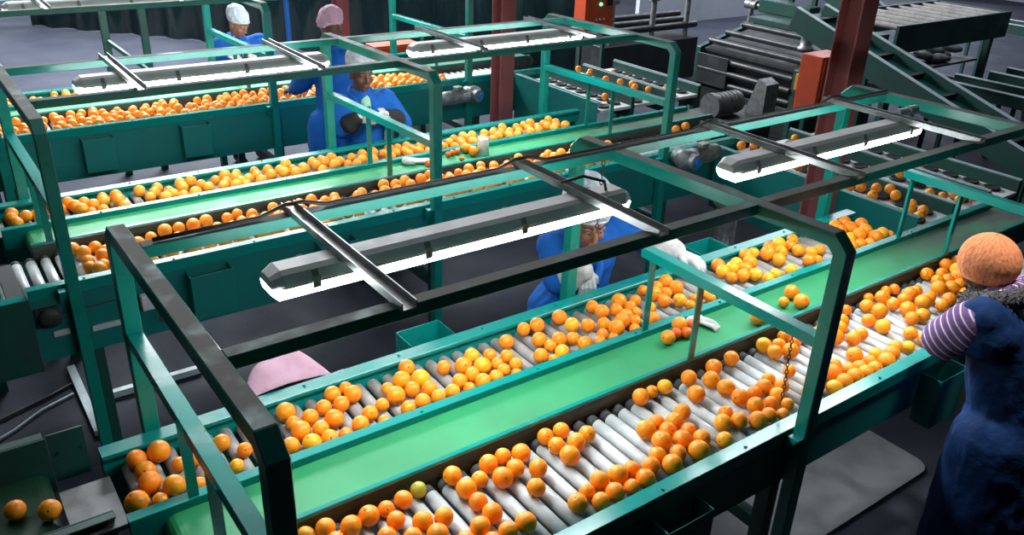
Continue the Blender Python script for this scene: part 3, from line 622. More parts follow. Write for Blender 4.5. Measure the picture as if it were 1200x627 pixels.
# the many smaller ones on the farther lines, one mass
mass = MB(); rnd = random.Random(5)
def lane_fill(x0, x1, y0, y1, zax, phase, cover, seed):
    rn = random.Random(seed); pts = []
    for _ in range(int((x1 - x0) * (y1 - y0) * 4200)):
        x, y = rn.uniform(x0, x1), rn.uniform(y0, y1); r = rn.uniform(.030, .039)
        d = cover(x, (y - y0) / (y1 - y0))
        if rn.random() > d: continue
        if any((x - a) ** 2 + (y - b) ** 2 < (r + s) ** 2 * .97 for a, b, s in pts): continue
        pts.append((x, y, r))
    for x, y, r in pts:
        k = round((x - phase) / PITCH); z = 0
        for j in (-1, 0, 1):
            dd = abs(x - phase - PITCH * (k + j))
            if dd < r + .0255: z = max(z, zax + math.sqrt((r + .0262) ** 2 - dd * dd))
        mass.ell((x, y, z), r, 14, 9)
def wav(seed):
    rn = random.Random(seed); ph = [rn.uniform(0, 6.28) for _ in range(4)]
    return lambda x: .5 + .5 * (math.sin(5.1 * x + ph[0]) * .4 + math.sin(11.3 * x + ph[1]) * .35 + math.sin(19 * x + ph[2]) * .25)
w1, w2, w3, w4 = wav(1), wav(2), wav(3), wav(4)
dx = -.02
lane_fill(.40, 4.2, 5.012, 5.236, AXB, 1.277 + dx, lambda x, v: 0 if .92 < x < 1.0 else (.95 if w1(x) > .28 else .25) * (1.0 if v < .75 else .5), 21)
lane_fill(.30, .38, 5.012, 5.236, AXB, 1.277 + dx, lambda x, v: .5, 22)
lane_fill(.48, 4.2, 4.21, 4.605, AXF, 1.891 + dx, lambda x, v: 0 if .3 < x < .5 else (.85 if w2(x) > .40 else .10) * (.55 + .45 * v), 23)
lane_fill(.30, 4.2, 6.80, 7.195, AXF, 1.891 + dx, lambda x, v: (.62 if w3(x) > .36 else .12) * (1 - .35 * v), 24)
lane_fill(.32, 4.2, 7.60, 7.83, AXB, 1.277 + dx, lambda x, v: .35 if w4(x) > .5 else .05, 25)
CUP = [(4.99, 2.99), (5.07, 2.95), (5.14, 2.88), (5.21, 2.82), (4.99, 2.81), (5.13, 2.73), (5.09, 2.59), (4.98, 2.54), (5.03, 2.48), (4.90, 2.44), (5.36, 2.63), (5.40, 2.56), (5.43, 2.46), (5.53, 2.55), (5.58, 2.44), (5.57, 2.97), (5.62, 2.86),
       (5.04, 3.44), (5.09, 3.36), (4.92, 3.62), (5.45, 3.4), (5.52, 3.62), (5.06, 3.98), (5.14, 3.93), (5.16, 3.84), (5.6, 3.9),
       (5.62, 6.42), (5.71, 6.25), (5.76, 6.03), (5.64, 5.60), (5.71, 5.50), (5.43, 5.46), (5.59, 6.57), (5.50, 6.30), (5.55, 6.10), (5.40, 5.9), (5.36, 5.7), (5.66, 5.82), (5.58, 5.72), (5.45, 5.62), (5.04, 6.43), (5.10, 5.60), (5.60, 5.95)]
for x, y in CUP:
    x = max(x, 4.925); x = x if not 5.205 < x < 5.325 else (5.205 if x < 5.265 else 5.327); x = x if not 5.64 < x < 5.76 else (5.64 if x < 5.70 else 5.76)
    r = rnd.uniform(.031, .036); mass.ell((x, y, .8465 + r), r, 14, 9)
for x, y in [(4.98, 4.26), (5.06, 4.32), (5.08, 4.58), (4.94, 4.55), (4.62, 4.42), (4.80, 4.40)]: mass.ell((x, y, .872), .035, 14, 9)
o = mass.build('oranges', 'orangemass', loc=(2.4, 5.0, .85))
tag(o, 'all the smaller oranges on the middle and farthest conveyors and in the cups', 'oranges', kind='stuff')
for k, (x, y, r) in enumerate([(2.99, 4.86, .021), (3.035, 4.875, .022), (3.085, 4.885, .022), (3.03, 4.745, .018), (2.835, 4.772, .024), (2.76, 4.735, .030), (3.155, 4.882, .037), (3.165, 4.80, .036)]):
    o = bpy.data.objects.new('orange', OM[k]); COL.objects.link(o); o.location = (x, y, .873 + r); o.scale = (r,) * 3; o.color = (*OCOL['o' if r > .03 else 'r'], 1)
    tag(o, ['smallest-row reddish fruit nearest the middle guard post on its belt', 'middle fruit of the three reddish ones in a row on the far belt', 'reddish fruit of the row of three, next to the large orange', 'flat reddish fruit lying alone before the row of three',
            'reddish fruit beside the white gloves on the middle belt', 'orange right beside the dropped white gloves on the middle belt', 'large orange against the divider, left of the paper cone', 'large orange standing out on the belt, left of the paper cone'][k], 'orange', 'fruit on the middle belt')
# ------------------------------------------------------------------ small things on the lines
m = MB(); m.lathe([(.046, 0), (.036, .115), (.034, .118), (.012, .118), (.012, .08), (0, .08)], (3.245, 4.80, .8735), n=24)
o = m.build('paper_cone', 'white', loc=(3.245, 4.80, .8735)); tag(o, 'white cone-shaped paper roll standing on the middle green belt', 'paper roll')

def remesh(o, vox, smooth=3, fac=.5):
    r = o.modifiers.new('r', 'REMESH'); r.mode = 'VOXEL'; r.voxel_size = vox; r.use_smooth_shade = True
    if smooth: s = o.modifiers.new('s', 'SMOOTH'); s.iterations = smooth; s.factor = fac
    dg = bpy.context.evaluated_depsgraph_get(); me = bpy.data.meshes.new_from_object(o.evaluated_get(dg)); old = o.data
    o.modifiers.clear(); o.data = me; me.name = old.name
    me.polygons.foreach_set('use_smooth', [True] * len(me.polygons)); return o

def hand_shape(m, w, fwd, up, side, s=1.0, curl=.5, spread=.10, grip=None):
    """palm and five fingers from wrist w; fwd along the fingers, up = back of the hand, side = towards the thumb"""
    w, f, u, t = Vector(w), Vector(fwd).normalized(), Vector(up).normalized(), Vector(side).normalized()
    pl = .085 * s
    for k in (-1.5, -.5, .5, 1.5):
        m.caps(w + t * k * .013 * s, w + f * pl + t * k * .020 * s, .0135 * s, .0125 * s, 10)
    for k, L in zip((1.5, .5, -.5, -1.5), (.072, .080, .074, .058)):
        a = w + f * pl + t * k * .0205 * s; d = (f + t * k * spread).normalized(); ang = 0
        for q, l in enumerate((.45, .32, .23)):
            ang += curl * (.8 if q == 0 else 1.0); dd = d * math.cos(ang) - u * math.sin(ang); b = a + dd * L * l * s
            m.caps(a, b, (.0098 - q * .0009) * s, (.0092 - q * .0009) * s, 10); a = b
    a = w + f * .022 * s + t * .022 * s; b = a + (f * .7 + t * .75 - u * .25).normalized() * .040 * s; c = b + (f * .95 + t * .15 - u * .35).normalized() * .032 * s
    m.caps(a, b, .0135 * s, .0112 * s, 10); m.caps(b, c, .0108 * s, .009 * s, 10)

# dropped gloves
def flat(o, z, y1):
    for v in o.data.vertices:
        w = v.co + o.location; v.co.z = max(w.z, z) - o.location.z; v.co.y = min(w.y, y1) - o.location.y
m = MB(); hand_shape(m, (2.750, 2.225, .892), (.35, -.9, 0), (0, 0, 1), (.9, .35, 0), .68, .75, .10)
m.caps((2.755, 2.225, .892), (2.735, 2.250, .894), .020, .020); m.caps((2.700, 2.250, .897), (2.748, 2.245, .897), .024, .021); m.caps((2.775, 2.19, .892), (2.745, 2.24, .896), .018, .02)
o = m.build('work_glove', 'glove', loc=(2.76, 2.24, .873)); remesh(o, .004, 3); flat(o, .8735, 2.2815); tag(o, 'white work glove dropped on the nearest green belt beside the small fruit', 'glove', 'dropped gloves')
m = MB(); hand_shape(m, (2.73, 4.865, .889), (.85, -.4, 0), (0, 0, 1), (.4, .85, 0), .95, .3, .2); m.caps((2.73, 4.865, .89), (2.66, 4.885, .897), .022, .026); m.caps((2.66, 4.87, .892), (2.70, 4.84, .892), .02, .02)
o = m.build('work_glove', 'glove', loc=(2.74, 4.87, .873)); remesh(o, .004, 3); flat(o, .8735, 4.9215); tag(o, 'white work glove dropped on the middle green belt before the worker', 'glove', 'dropped gloves')

# pink cloth slung over the back of the near table
m = MB(); nx, ny = 26, 14; rn = random.Random(3); ph = [rn.uniform(0, 6) for _ in range(5)]; vs = []
for i in range(nx + 1):
    for j in range(ny + 1):
        u, v = i / nx, j / ny; x = .80 + .40 * u + .02 * math.sin(5 * v + ph[3])
        hump = math.sin(PI * min(1, u * 1.15 + .02)) ** .7
        y = 2.740 + .25 * hump * math.sin(PI * .62 * v) * (.85 + .15 * math.sin(9 * u + ph[0])) + .012 * v * math.sin(17 * u + ph[2])
        z = .905 + .060 * hump * math.sin(PI * min(1, v * 1.3)) - .50 * max(0, v - .45) + .012 * math.sin(13 * u + 6 * v + ph[1]) * hump * min(1, 4 * v) - .02 * (1 - hump)
        vs.append((x, max(y, 2.737), z))
m.add(vs, [(i * (ny + 1) + j, (i + 1) * (ny + 1) + j, (i + 1) * (ny + 1) + j + 1, i * (ny + 1) + j + 1) for i in range(nx) for j in range(ny)], True)
o = m.build('pink_cloth', 'pink', loc=(1.0, 2.8, .88)); so = o.modifiers.new('thick', 'SOLIDIFY'); so.thickness = .006; tag(o, 'crumpled pink cloth slung behind the back rail of the nearest conveyor', 'cloth')

# pale sheet standing in for the pool of light under the front rollers
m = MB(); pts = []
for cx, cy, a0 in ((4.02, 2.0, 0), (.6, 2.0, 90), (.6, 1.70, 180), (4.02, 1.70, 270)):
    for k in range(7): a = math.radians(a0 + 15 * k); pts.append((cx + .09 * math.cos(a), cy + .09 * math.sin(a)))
m.prism(pts, -LIFT + .001, -LIFT + .012, 'z'); o = m.build('floor_tone', 'mat', loc=(2.4, 1.85, -LIFT), bevel=.003); tag(o, 'pale light patch, laid as a sheet, on the floor under the nearest conveyor', 'mat')

# bars and cables on the floor by the open end of the middle conveyor
Z = -LIFT
o = MB().box(.40, .445, 4.34, 5.12, Z, Z + .03).build('floor_bar', 'pipe', loc=(.42, 4.7, Z)); tag(o, 'flat pale bar on the floor running under the middle conveyor', 'bar', 'loose bars on the floor')
o = MB().box(.55, 1.08, 4.66, 4.70, Z, Z + .04).build('floor_bar', 'pipe', loc=(.8, 4.68, Z)); tag(o, 'pale bar on the floor lying along the middle conveyor, beyond the tall post', 'bar', 'loose bars on the floor')
m = MB(); m.path([(-1.2, 4.45, Z + .012), (-.6, 4.55, Z + .012), (-.1, 4.72, Z + .012), (.25, 4.86, Z + .012), (.39, 4.93, Z + .012)], .009)
o = m.build('floor_cable', 'cable', loc=(-.2, 4.6, Z)); tag(o, 'dark cable on the floor ending at the flat pale bar', 'cable', 'cables on the floor')
m = MB(); m.path([(-1.0, 4.3, Z + .012), (-.3, 4.42, Z + .012), (.05, 4.62, Z + .012), (.2, 4.74, Z + .012), (.38, 4.82, Z + .012)], .007)
o = m.build('floor_cable', 'pipe', loc=(-.2, 4.5, Z)); tag(o, 'pale cable on the floor looping toward the flat pale bar', 'cable', 'cables on the floor')

# ------------------------------------------------------------------ gear motors
def gear_motor(c, ax, label, stand=None):
    """finned motor along ax with a gearbox at its far end"""
    c = Vector(c); ax = Vector(ax).normalized(); t = thing('gear_motor', c, label, 'motor', 'gear motors')
    m = MB(); m.lathe([(0, -.20), (.055, -.20), (.062, -.185), (.062, -.13), (.058, -.125), (.056, .05), (.066, .055), (.066, .075), (0, .075)], c, ax, 24)
    a = ax.orthogonal().normalized(); b = ax.cross(a)
    for k in range(16):
        d = a * math.cos(2 * PI * k / 16) + b * math.sin(2 * PI * k / 16); p = c + d * .059
        m.bar(p - ax * .12, p + ax * .045, .004, .010, d)
    m.build('motor_body', 'cast', t)
    m = MB(); m.lathe([(0, .076), (.05, .076), (.07, .11), (.075, .17), (.06, .205), (.035, .215), (0, .215)], c, ax, 18); side = Vector((0, 0, 1)).cross(ax).normalized()
    m.tube(c + ax * .14 - side * .10, c + ax * .14 + side * .10, .055, 18)
    m.build('gearbox', 'cast', t)
    m = MB(); m.obox(c - ax * .03 + Vector((0, 0, .078)), (.07, .07, .03), Matrix((ax, side, Vector((0, 0, 1)))).transposed()); m.build('terminal_box', 'cast', t, bevel=.004)
    m = MB(); sd = side if side.y < 0 else -side; p = c + ax * .14 + sd * .101; m.tube(p, p + sd * .022, .028, 16); m.build('breather_cap', 'blue', t)
    return t
gear_motor((4.12, 6.48, .80), (1, .1, 0), 'grey finned gear motor on the front of the farthest conveyor by its red column')
gear_motor((4.59, 3.975, .88), (-1, -.05, 0), 'grey gear motor with bright blue cap behind the nearest lamp')
t = thing('pump_motor', (4.62, 3.66, -LIFT), 'upright grey motor on a skid in the aisle beside the dark red column', 'motor')
m = MB(); m.lathe([(.10, 0), (.10, .02), (.07, .03), (.07, .30), (.085, .31), (.085, .33), (.06, .34), (0, .345)], (4.62, 3.66, .22), n=22)
for k in range(14):
    d = Vector((math.cos(2 * PI * k / 14), math.sin(2 * PI * k / 14), 0)); p = Vector((4.62, 3.66, .27)) + d * .072; m.bar(p, p + Vector((0, 0, .23)), .004, .012, d)
m.build('motor_body', 'cast', t)
m = MB(); m.tube((4.62, 3.60, .64), (4.62, 3.74, .64), .085, 18); m.lathe([(.05, 0), (.05, .06)], (4.62, 3.67, .565), n=14); m.tube((4.62, 3.585, .64), (4.62, 3.60, .64), .05, 16); m.build('fan_cover', 'cast', t)
m = MB()
for sx in (-1, 1):
    for sy in (-1, 1): m.bar((4.62 + sx * .18, 3.66 + sy * .18, -LIFT), (4.62 + sx * .09, 3.66 + sy * .09, .215), .025, .025)
m.box(4.50, 4.74, 3.54, 3.78, .20, .219); m.build('skid', 'dark', t)

# ------------------------------------------------------------------ cup conveyors crossing at the table ends
def cup_conveyor(y0, y1, label):
    t = thing('cup_conveyor', (5.3, (y0 + y1) / 2, -LIFT), label, 'conveyor', 'cup conveyors across the table ends')
    m = MB(); m.box(4.835, 4.845, y0, y1, .42, .90); m.box(4.845, 4.885, y0, y1, .892, .90); m.build('side_panel', 'teal_panel', t, bevel=.002)
    for x in (5.265, 5.70, 6.12): MB().box(x - .02, x + .02, y0, y1, .70, .905).build('lane_rail', 'darkgreen', t, bevel=.003)
    for x in (5.265, 5.70, 6.12): MB().box(x - .004, x + .004, y0, y1, .9052, .918).build('rail_cap', 'pipe', t)
    for xa, xb in ((4.89, 5.24), (5.29, 5.675), (5.725, 6.095)):
        m = MB(); m.box(xa, xb, y0, y1, .80, .825); m.build('lane_belt', 'whitecup', t)
        nr = int((y1 - y0) / .152)
        for i in range(nr):
            for j in range(2):
                x = xa + .09 + j * (xb - xa - .18) + (.0); y = y0 + .085 + i * .152 + (.05 if j else 0)
                if y > y1 - .08: continue
                if CUPM.get('m') is None:
                    c = MB(); c.lathe([(.054, 0), (.060, .012), (.054, .018), (.040, .010), (.02, .006), (0, .006)], n=14); CUPM['m'] = c.mesh('cup', 'black')
                o = bpy.data.objects.new('cup', CUPM['m']); COL.objects.link(o); o.parent = t; o.location = Vector((x, y, .8255)) - t.location
    for y in (y0 + .15, y1 - .15):
        for x in (4.9, 6.08): MB().box(x - .03, x + .03, y - .03, y + .03, -LIFT, .80).build('leg', 'darkgreen', t)
    return t
CUPM = {}
cup_conveyor(2.40, 4.03, 'cup conveyor past the red column, its white belt showing between black cups')
cup_conveyor(5.40, 6.62, 'cup conveyor between the middle and farthest tables, seen beyond the guard bar')

# ------------------------------------------------------------------ cabinets
def cabinet(c, s, label, led):
    x, y, z = c; w, d, h = s; t = thing('electrical_cabinet', (x, y, -LIFT), label, 'cabinet', 'orange electrical cabinets')
    MB().box(x - w / 2, x + w / 2, y - d / 2, y + d / 2, z - h / 2, z + h / 2).build('body', 'orangebox', t, bevel=.008, seg=2)
    m = MB(); m.box(x - w / 2 + .02, x + w / 2 - .02, y - d / 2 - .012, y - d / 2 - .0005, z - h / 2 + .02, z + h / 2 - .02); dr = m.build('door', 'orangebox', t, bevel=.003)
    m = MB(); m.box(x + w / 2 - .13, x + w / 2 - .04, y - d / 2 - .022, y - d / 2 - .0125, z + .04, z + .15); m.build('switch_plate', 'black', dr)
    m = MB()
    for k in range(3): m.tube((x - .06 + .06 * k, y - d / 2 - .0125, z - .12), (x - .06 + .06 * k, y - d / 2 - .028, z - .12), .012, 10)
    m.build('button', 'label', dr)
    if led: MB().tube((x, y - d / 2 - .0125, z + h * .12), (x, y - d / 2 - .026, z + h * .12), .02, 14).build('indicator', 'led', dr)
    for sx in (-1, 1): MB().box(x + sx * (w / 2 - .04) - .02, x + sx * (w / 2 - .04) + .02, y - .02, y + .02, -LIFT, z - h / 2 - .001).build('leg', 'darkgreen', t)
    return t
cabinet((6.52, 4.40, 1.11), (.34, .22, .50), 'bright orange electrical cabinet standing behind the nearest dark red column', False)
cabinet((7.25, 8.3, 1.12), (.46, .22, .52), 'orange electrical cabinet with a glowing green light, far behind', True)
cabinet((4.82, 9.1, .60), (.60, .25, .30), 'low orange cabinet behind the farthest conveyor near the mob-capped worker', False)

# ------------------------------------------------------------------ machines beyond
# grading machine with stacked rollers
t = thing('grading_machine', (8.5, 6.4, -LIFT), 'dark grading machine with stacked steel rollers behind the dark red column', 'machine')
for y in (5.68, 7.12): m = MB(); m.prism([(7.95, -LIFT), (9.5, -LIFT), (9.5, .75), (8.9, 1.02), (7.95, .80)], y - .03, y + .03, 'y'); m.build('side_plate', 'darkgreen', t, bevel=.006)
for x, z in [(7.98, .69), (7.96, .56), (7.98, .42), (8.10, .87), (8.38, .94), (8.66, 1.01)]:
    m = MB(); m.tube((x, 5.72, z), (x, 7.08, z), .036, 14); m.build('roller', 'machinesteel', t)
m = MB(); m.add([(8.0, 5.73, .79), (8.0, 7.07, .79), (8.9, 7.07, .985), (8.9, 5.73, .985), (8.0, 5.73, .76), (8.0, 7.07, .76), (8.9, 7.07, .955), (8.9, 5.73, .955)], [(0, 3, 2, 1), (4, 5, 6, 7), (0, 1, 5, 4), (1, 2, 6, 5), (2, 3, 7, 6), (3, 0, 4, 7)]); m.build('top_sheet', 'dark', t)
MB().box(8.03, 8.05, 5.72, 7.08, .34, .76).build('back_sheet', 'dark', t)
MB().box(7.93, 7.95, 6.62, 7.10, .38, .74).build('side_cover', 'dark', t, bevel=.004)
MB().box(7.97, 8.0, 5.72, 7.08, .06, .34).build('skirt', 'dark', t, bevel=.004)
m = MB(); m.box(7.90, 7.96, 5.60, 5.644, .60, .78); m.tube((7.93, 5.60, .68), (7.93, 5.58, .68), .03, 12); m.build('guard_box', 'yellow', t, bevel=.006)
m = MB(); m.lathe([(.09, 0), (.09, .03), (.065, .04), (.065, .17), (.08, .18), (.08, .30), (.05, .33), (0, .33)], (8.35, 5.9, .945), n=18); m.build('drive_motor', 'cast', t)
m = MB(); m.box(8.9, 9.5, 5.6, 7.2, 1.0, 1.08); m.box(9.3, 9.5, 6.6, 7.4, 1.08, 1.24); m.build('hood', 'darkgreen', t, bevel=.01)
m = MB(); m.bar((7.93, 5.62, .70), (7.2, 4.6, .95), .025, .025); m.build('tie_bar', 'dark', t)
# low drive unit in front of it
t = thing('drive_unit', (6.95, 5.75, -LIFT), 'low drive with a caged grey motor before the dark grading machine', 'machine')
MB().box(6.55, 7.5, 5.55, 6.1, -LIFT, .42).build('frame', 'dark', t, bevel=.01)
m = MB(); m.tube((6.75, 5.75, .55), (7.12, 5.75, .55), .11, 20); m.tube((6.70, 5.75, .55), (6.75, 5.75, .55), .13, 20)
for k in range(6): m.tube((6.76 + k * .06, 5.75, .55), (6.775 + k * .06, 5.75, .55), .122, 20)
m.build('motor', 'cast', t)
m = MB(); m.prism([(5.50, .42), (5.50, .75), (5.62, .80), (5.74, .42)], 7.25, 7.45); m.build('guard', 'cast', t, bevel=.006)

# inclined slatted conveyor
def incline(x0, x1, ya, za, yb, zb, n, label):
    t = thing('inclined_conveyor', ((x0 + x1) / 2, (ya + yb) / 2, -LIFT), label, 'conveyor', 'inclined conveyors beyond the tables')
    d = Vector((0, yb - ya, zb - za)); up = Vector((1, 0, 0)).cross(d).normalized(); up = up if up.z > 0 else -up
    for x in (x0, x1):
        m = MB(); m.bar((x, ya, za), (x, yb, zb), .04, .22, up); m.build('side_frame', 'darkgreen', t, bevel=.004)
        m = MB(); m.bar(Vector((x, ya, za)) + up * .114, Vector((x, yb, zb)) + up * .114, .055, .006, up); m.build('edge_strip', 'pipe', t)
    m = MB(); m.bar((((x0 + x1) / 2), ya, za), ((x0 + x1) / 2, yb, zb), x1 - x0 - .05, .03, up); m.build('bed', 'belt', t) if False else m.build('bed', 'teal_panel', t)
    for i in range(n):
        p = Vector(((x0 + x1) / 2, ya, za)) + d * ((i + .5) / n) + up * .045
        m = MB(); m.obox(p, (x1 - x0 - .06, .03, .05), Matrix((Vector((1, 0, 0)), d.normalized(), up)).transposed()); m.build('flight', 'dark', t)
    for f in (.2, .8):
        p = Vector((0, ya, za)) + d * f
        for x in (x0, x1): MB().box(x - .025, x + .025, p.y - .03, p.y + .03, -LIFT, p.z - .09).build('leg', 'darkgreen', t)
    return t
incline(7.52, 7.98, 5.52, 1.42, 2.3, .38, 9, 'long green inclined conveyor running down to the right behind the dark red column')
incline(9.6, 10.1, 7.4, 1.85, 6.0, 1.1, 5, 'short dark inclined conveyor seen above the grading machine')
# roller table
t = thing('roller_table', (9.2, 5.15, -LIFT), 'long green roller table at the upper edge, its pale rollers side by side', 'machine')
for y in (4.72, 5.58): MB().box(8.12, 10.35, y - .02, y + .02, 1.14, 1.42).build('side_beam', 'darkgreen', t, bevel=.005)
for k in range(9):
    m = MB(); x = 8.25 + k * .245; m.tube((x, 4.741, 1.385), (x, 5.559, 1.385), .030, 12); m.build('roller', 'rollergrey', t)
MB().box(10.31, 10.35, 4.745, 5.555, 1.14, 1.41).build('end_beam', 'darkgreen', t)
for x in (8.3, 10.2):
    for y in (4.80, 5.5): MB().box(x - .04, x + .04, y - .03, y + .03, -LIFT, 1.139).build('leg', 'darkgreen', t)
m = MB(); rn = random.Random(8)
for k in range(12): m.ell((8.5 + k * .13, 5.15 + rn.uniform(-.2, .2), .93 + rn.uniform(-.02, .05)), (.08, .12, .045), 10, 6)
m.box(8.4, 10.15, 4.85, 5.45, .86, .885); m.build('sack_tray', 'steel', t)
# lower rail conveyors running across
def rail_line(x, y0, y1, z, label):
    t = thing('rail_conveyor', (x, (y0 + y1) / 2, -LIFT), label, 'conveyor', 'rail conveyors on the far floor')
    for s in (-1, 1): MB().box(x + s * .2 - .015, x + s * .2 + .015, y0, y1, z - .12, z).build('side_rail', 'darkgreen', t, bevel=.003); MB().box(x + s * .2 - .03, x + s * .2 + .03, y0, y1, z + .0005, z + .008).build('rail_cap', 'pipe', t)
    MB().box(x - .18, x + .18, y0, y1, z - .08, z - .05).build('bed', 'dark', t)
    for y in (y0 + .2, y1 - .2):
        for s in (-1, 1): MB().box(x + s * .2 - .02, x + s * .2 + .02, y - .02, y + .02, -LIFT, z - .121).build('leg', 'darkgreen', t)
rail_line(9.05, 2.4, 4.6, .85, 'low rail conveyor with pale edges, nearer the slatted incline')
rail_line(12.8, 3.4, 6.4, .95, 'third rail conveyor on the far floor, behind the roller table legs')
rail_line(10.0, 1.4, 2.6, .7, 'short rail conveyor on the far floor at the right edge')
rail_line(10.2, 3.4, 4.6, .80, 'second low rail conveyor on the far floor, beyond the first')
rail_line(8.75, 4.75, 5.55, .72, 'low rail conveyor under the roller table, at its nearer end')
rail_line(9.75, 4.75, 5.9, .66, 'low rail conveyor under the roller table, at its farther end')
t = thing('cross_conveyor', (10.2, 3.1, -LIFT), 'dark cross conveyor on the far floor before the low rails', 'conveyor')
for y in (2.95, 3.25): MB().box(9.4, 12.4, y - .015, y + .015, .30, .46).build('side_rail', 'darkgreen', t, bevel=.004)
MB().box(9.4, 12.4, 2.97, 3.23, .36, .39).build('bed', 'dark', t)
for x in (9.5, 12.2):
    for y in (2.95, 3.25): MB().box(x - .03, x + .03, y - .03, y + .03, -LIFT, .299).build('leg', 'darkgreen', t)
# framed steps in the corner
t = thing('step_frame', (11.6, 4.7, -LIFT), 'dark framed steps at the upper corner beyond the roller table', 'steps')
for y in (4.45, 4.95): m = MB(); m.bar((11.2, y, 1.9), (12.1, y, -LIFT + .02), .05, .10); m.build('stringer', 'dark', t)
for k in range(6): f = (k + .5) / 6; MB().box(11.2 + .9 * f - .1, 11.2 + .9 * f + .1, 4.48, 4.92, 1.9 - 2.03 * f, 1.93 - 2.03 * f).build('tread', 'pipe', t)
# pipework skid far behind
t = thing('pipe_skid', (8.9, 9.2, -LIFT), 'dark pipework skid far behind the middle lamp gantry', 'machine')
MB().box(8.0, 9.9, 8.9, 9.5, -LIFT, .45).build('frame', 'dark', t, bevel=.01)
for k in range(3): m = MB(); m.tube((8.0, 9.0 + .18 * k, .62 + .05 * k), (9.9, 9.0 + .18 * k, .62 + .05 * k), .05, 14); m.build('pipe', 'machinesteel', t)
for x in (8.2, 9.0, 9.7): m = MB(); m.tube((x, 9.0, .45), (x, 9.0, 1.05), .04, 12); m.tube((x - .09, 9.0, 1.05), (x + .09, 9.0, 1.05), .05, 12); m.build('valve', 'cast', t)
t = thing('pipe_stand', (9.6, 7.75, -LIFT), 'grey upright pipe with valves before the pale wall', 'pipe')
m = MB(); m.tube((9.6, 7.75, -LIFT), (9.6, 7.75, 1.6), .035, 14); m.build('riser', 'cast', t)
for z in (.45, .8, 1.1): m = MB(); m.tube((9.6, 7.66, z), (9.6, 7.84, z), .06, 14); m.tube((9.6, 7.66, z), (9.6, 7.60, z), .03, 10); m.build('valve', 'cast', t)
# pale partition wall and the mesh curtain
o = MB().box(12.0, 18.0, 12.4, 12.5, -LIFT, 3.0).build('wall_partition', 'wall', loc=(15, 12.4, -LIFT)); tag(o, kind='structure')
m = MB(); N = 60; vs = []
for i in range(N + 1):
    f = i / N; x = 2.0 + 6.3 * f; y = 17.0 - 7.3 * f; w = .06 * math.sin(i * 1.7)
    for z in (-LIFT + .02, 3.4): vs += [(x + w, y + w, z)]
m.add(vs, [(2 * i, 2 * i + 2, 2 * i + 3, 2 * i + 1) for i in range(N)], True)
o = m.build('mesh_curtain', 'curtain', loc=(5, 13.5, -LIFT)); so = o.modifiers.new('thick', 'SOLIDIFY'); so.thickness = .012
tag(o, 'dark green mesh curtain hanging across the hall behind the farthest conveyor', 'curtain')
# support frame behind the farthest table
t = thing('brace_frame', (1.75, 8.55, -LIFT), 'braced green post frame on the grey floor behind the farthest conveyor', 'frame')
for x in (1.58, 1.92): MB().box(x - .03, x + .03, 8.52, 8.58, -LIFT, 1.42).build('post', 'darkgreen', t)
m = MB(); m.bar((1.58, 8.50, 1.15), (1.9, 8.25, .85), .04, .03); m.build('brace', 'darkgreen', t)
m = MB(); m.box(1.55, 1.95, 8.50, 8.60, 1.42, 1.46); m.build('cross_beam', 'darkgreen', t)
m = MB(); m.tube((3.62, 9.3, -LIFT), (3.62, 9.3, 3.2), .028, 12); o = m.build('blue_pipe', 'blue', loc=(3.62, 9.3, -LIFT)); tag(o, 'thin bright blue pipe rising beside the dark red column behind the pink cap', 'pipe')
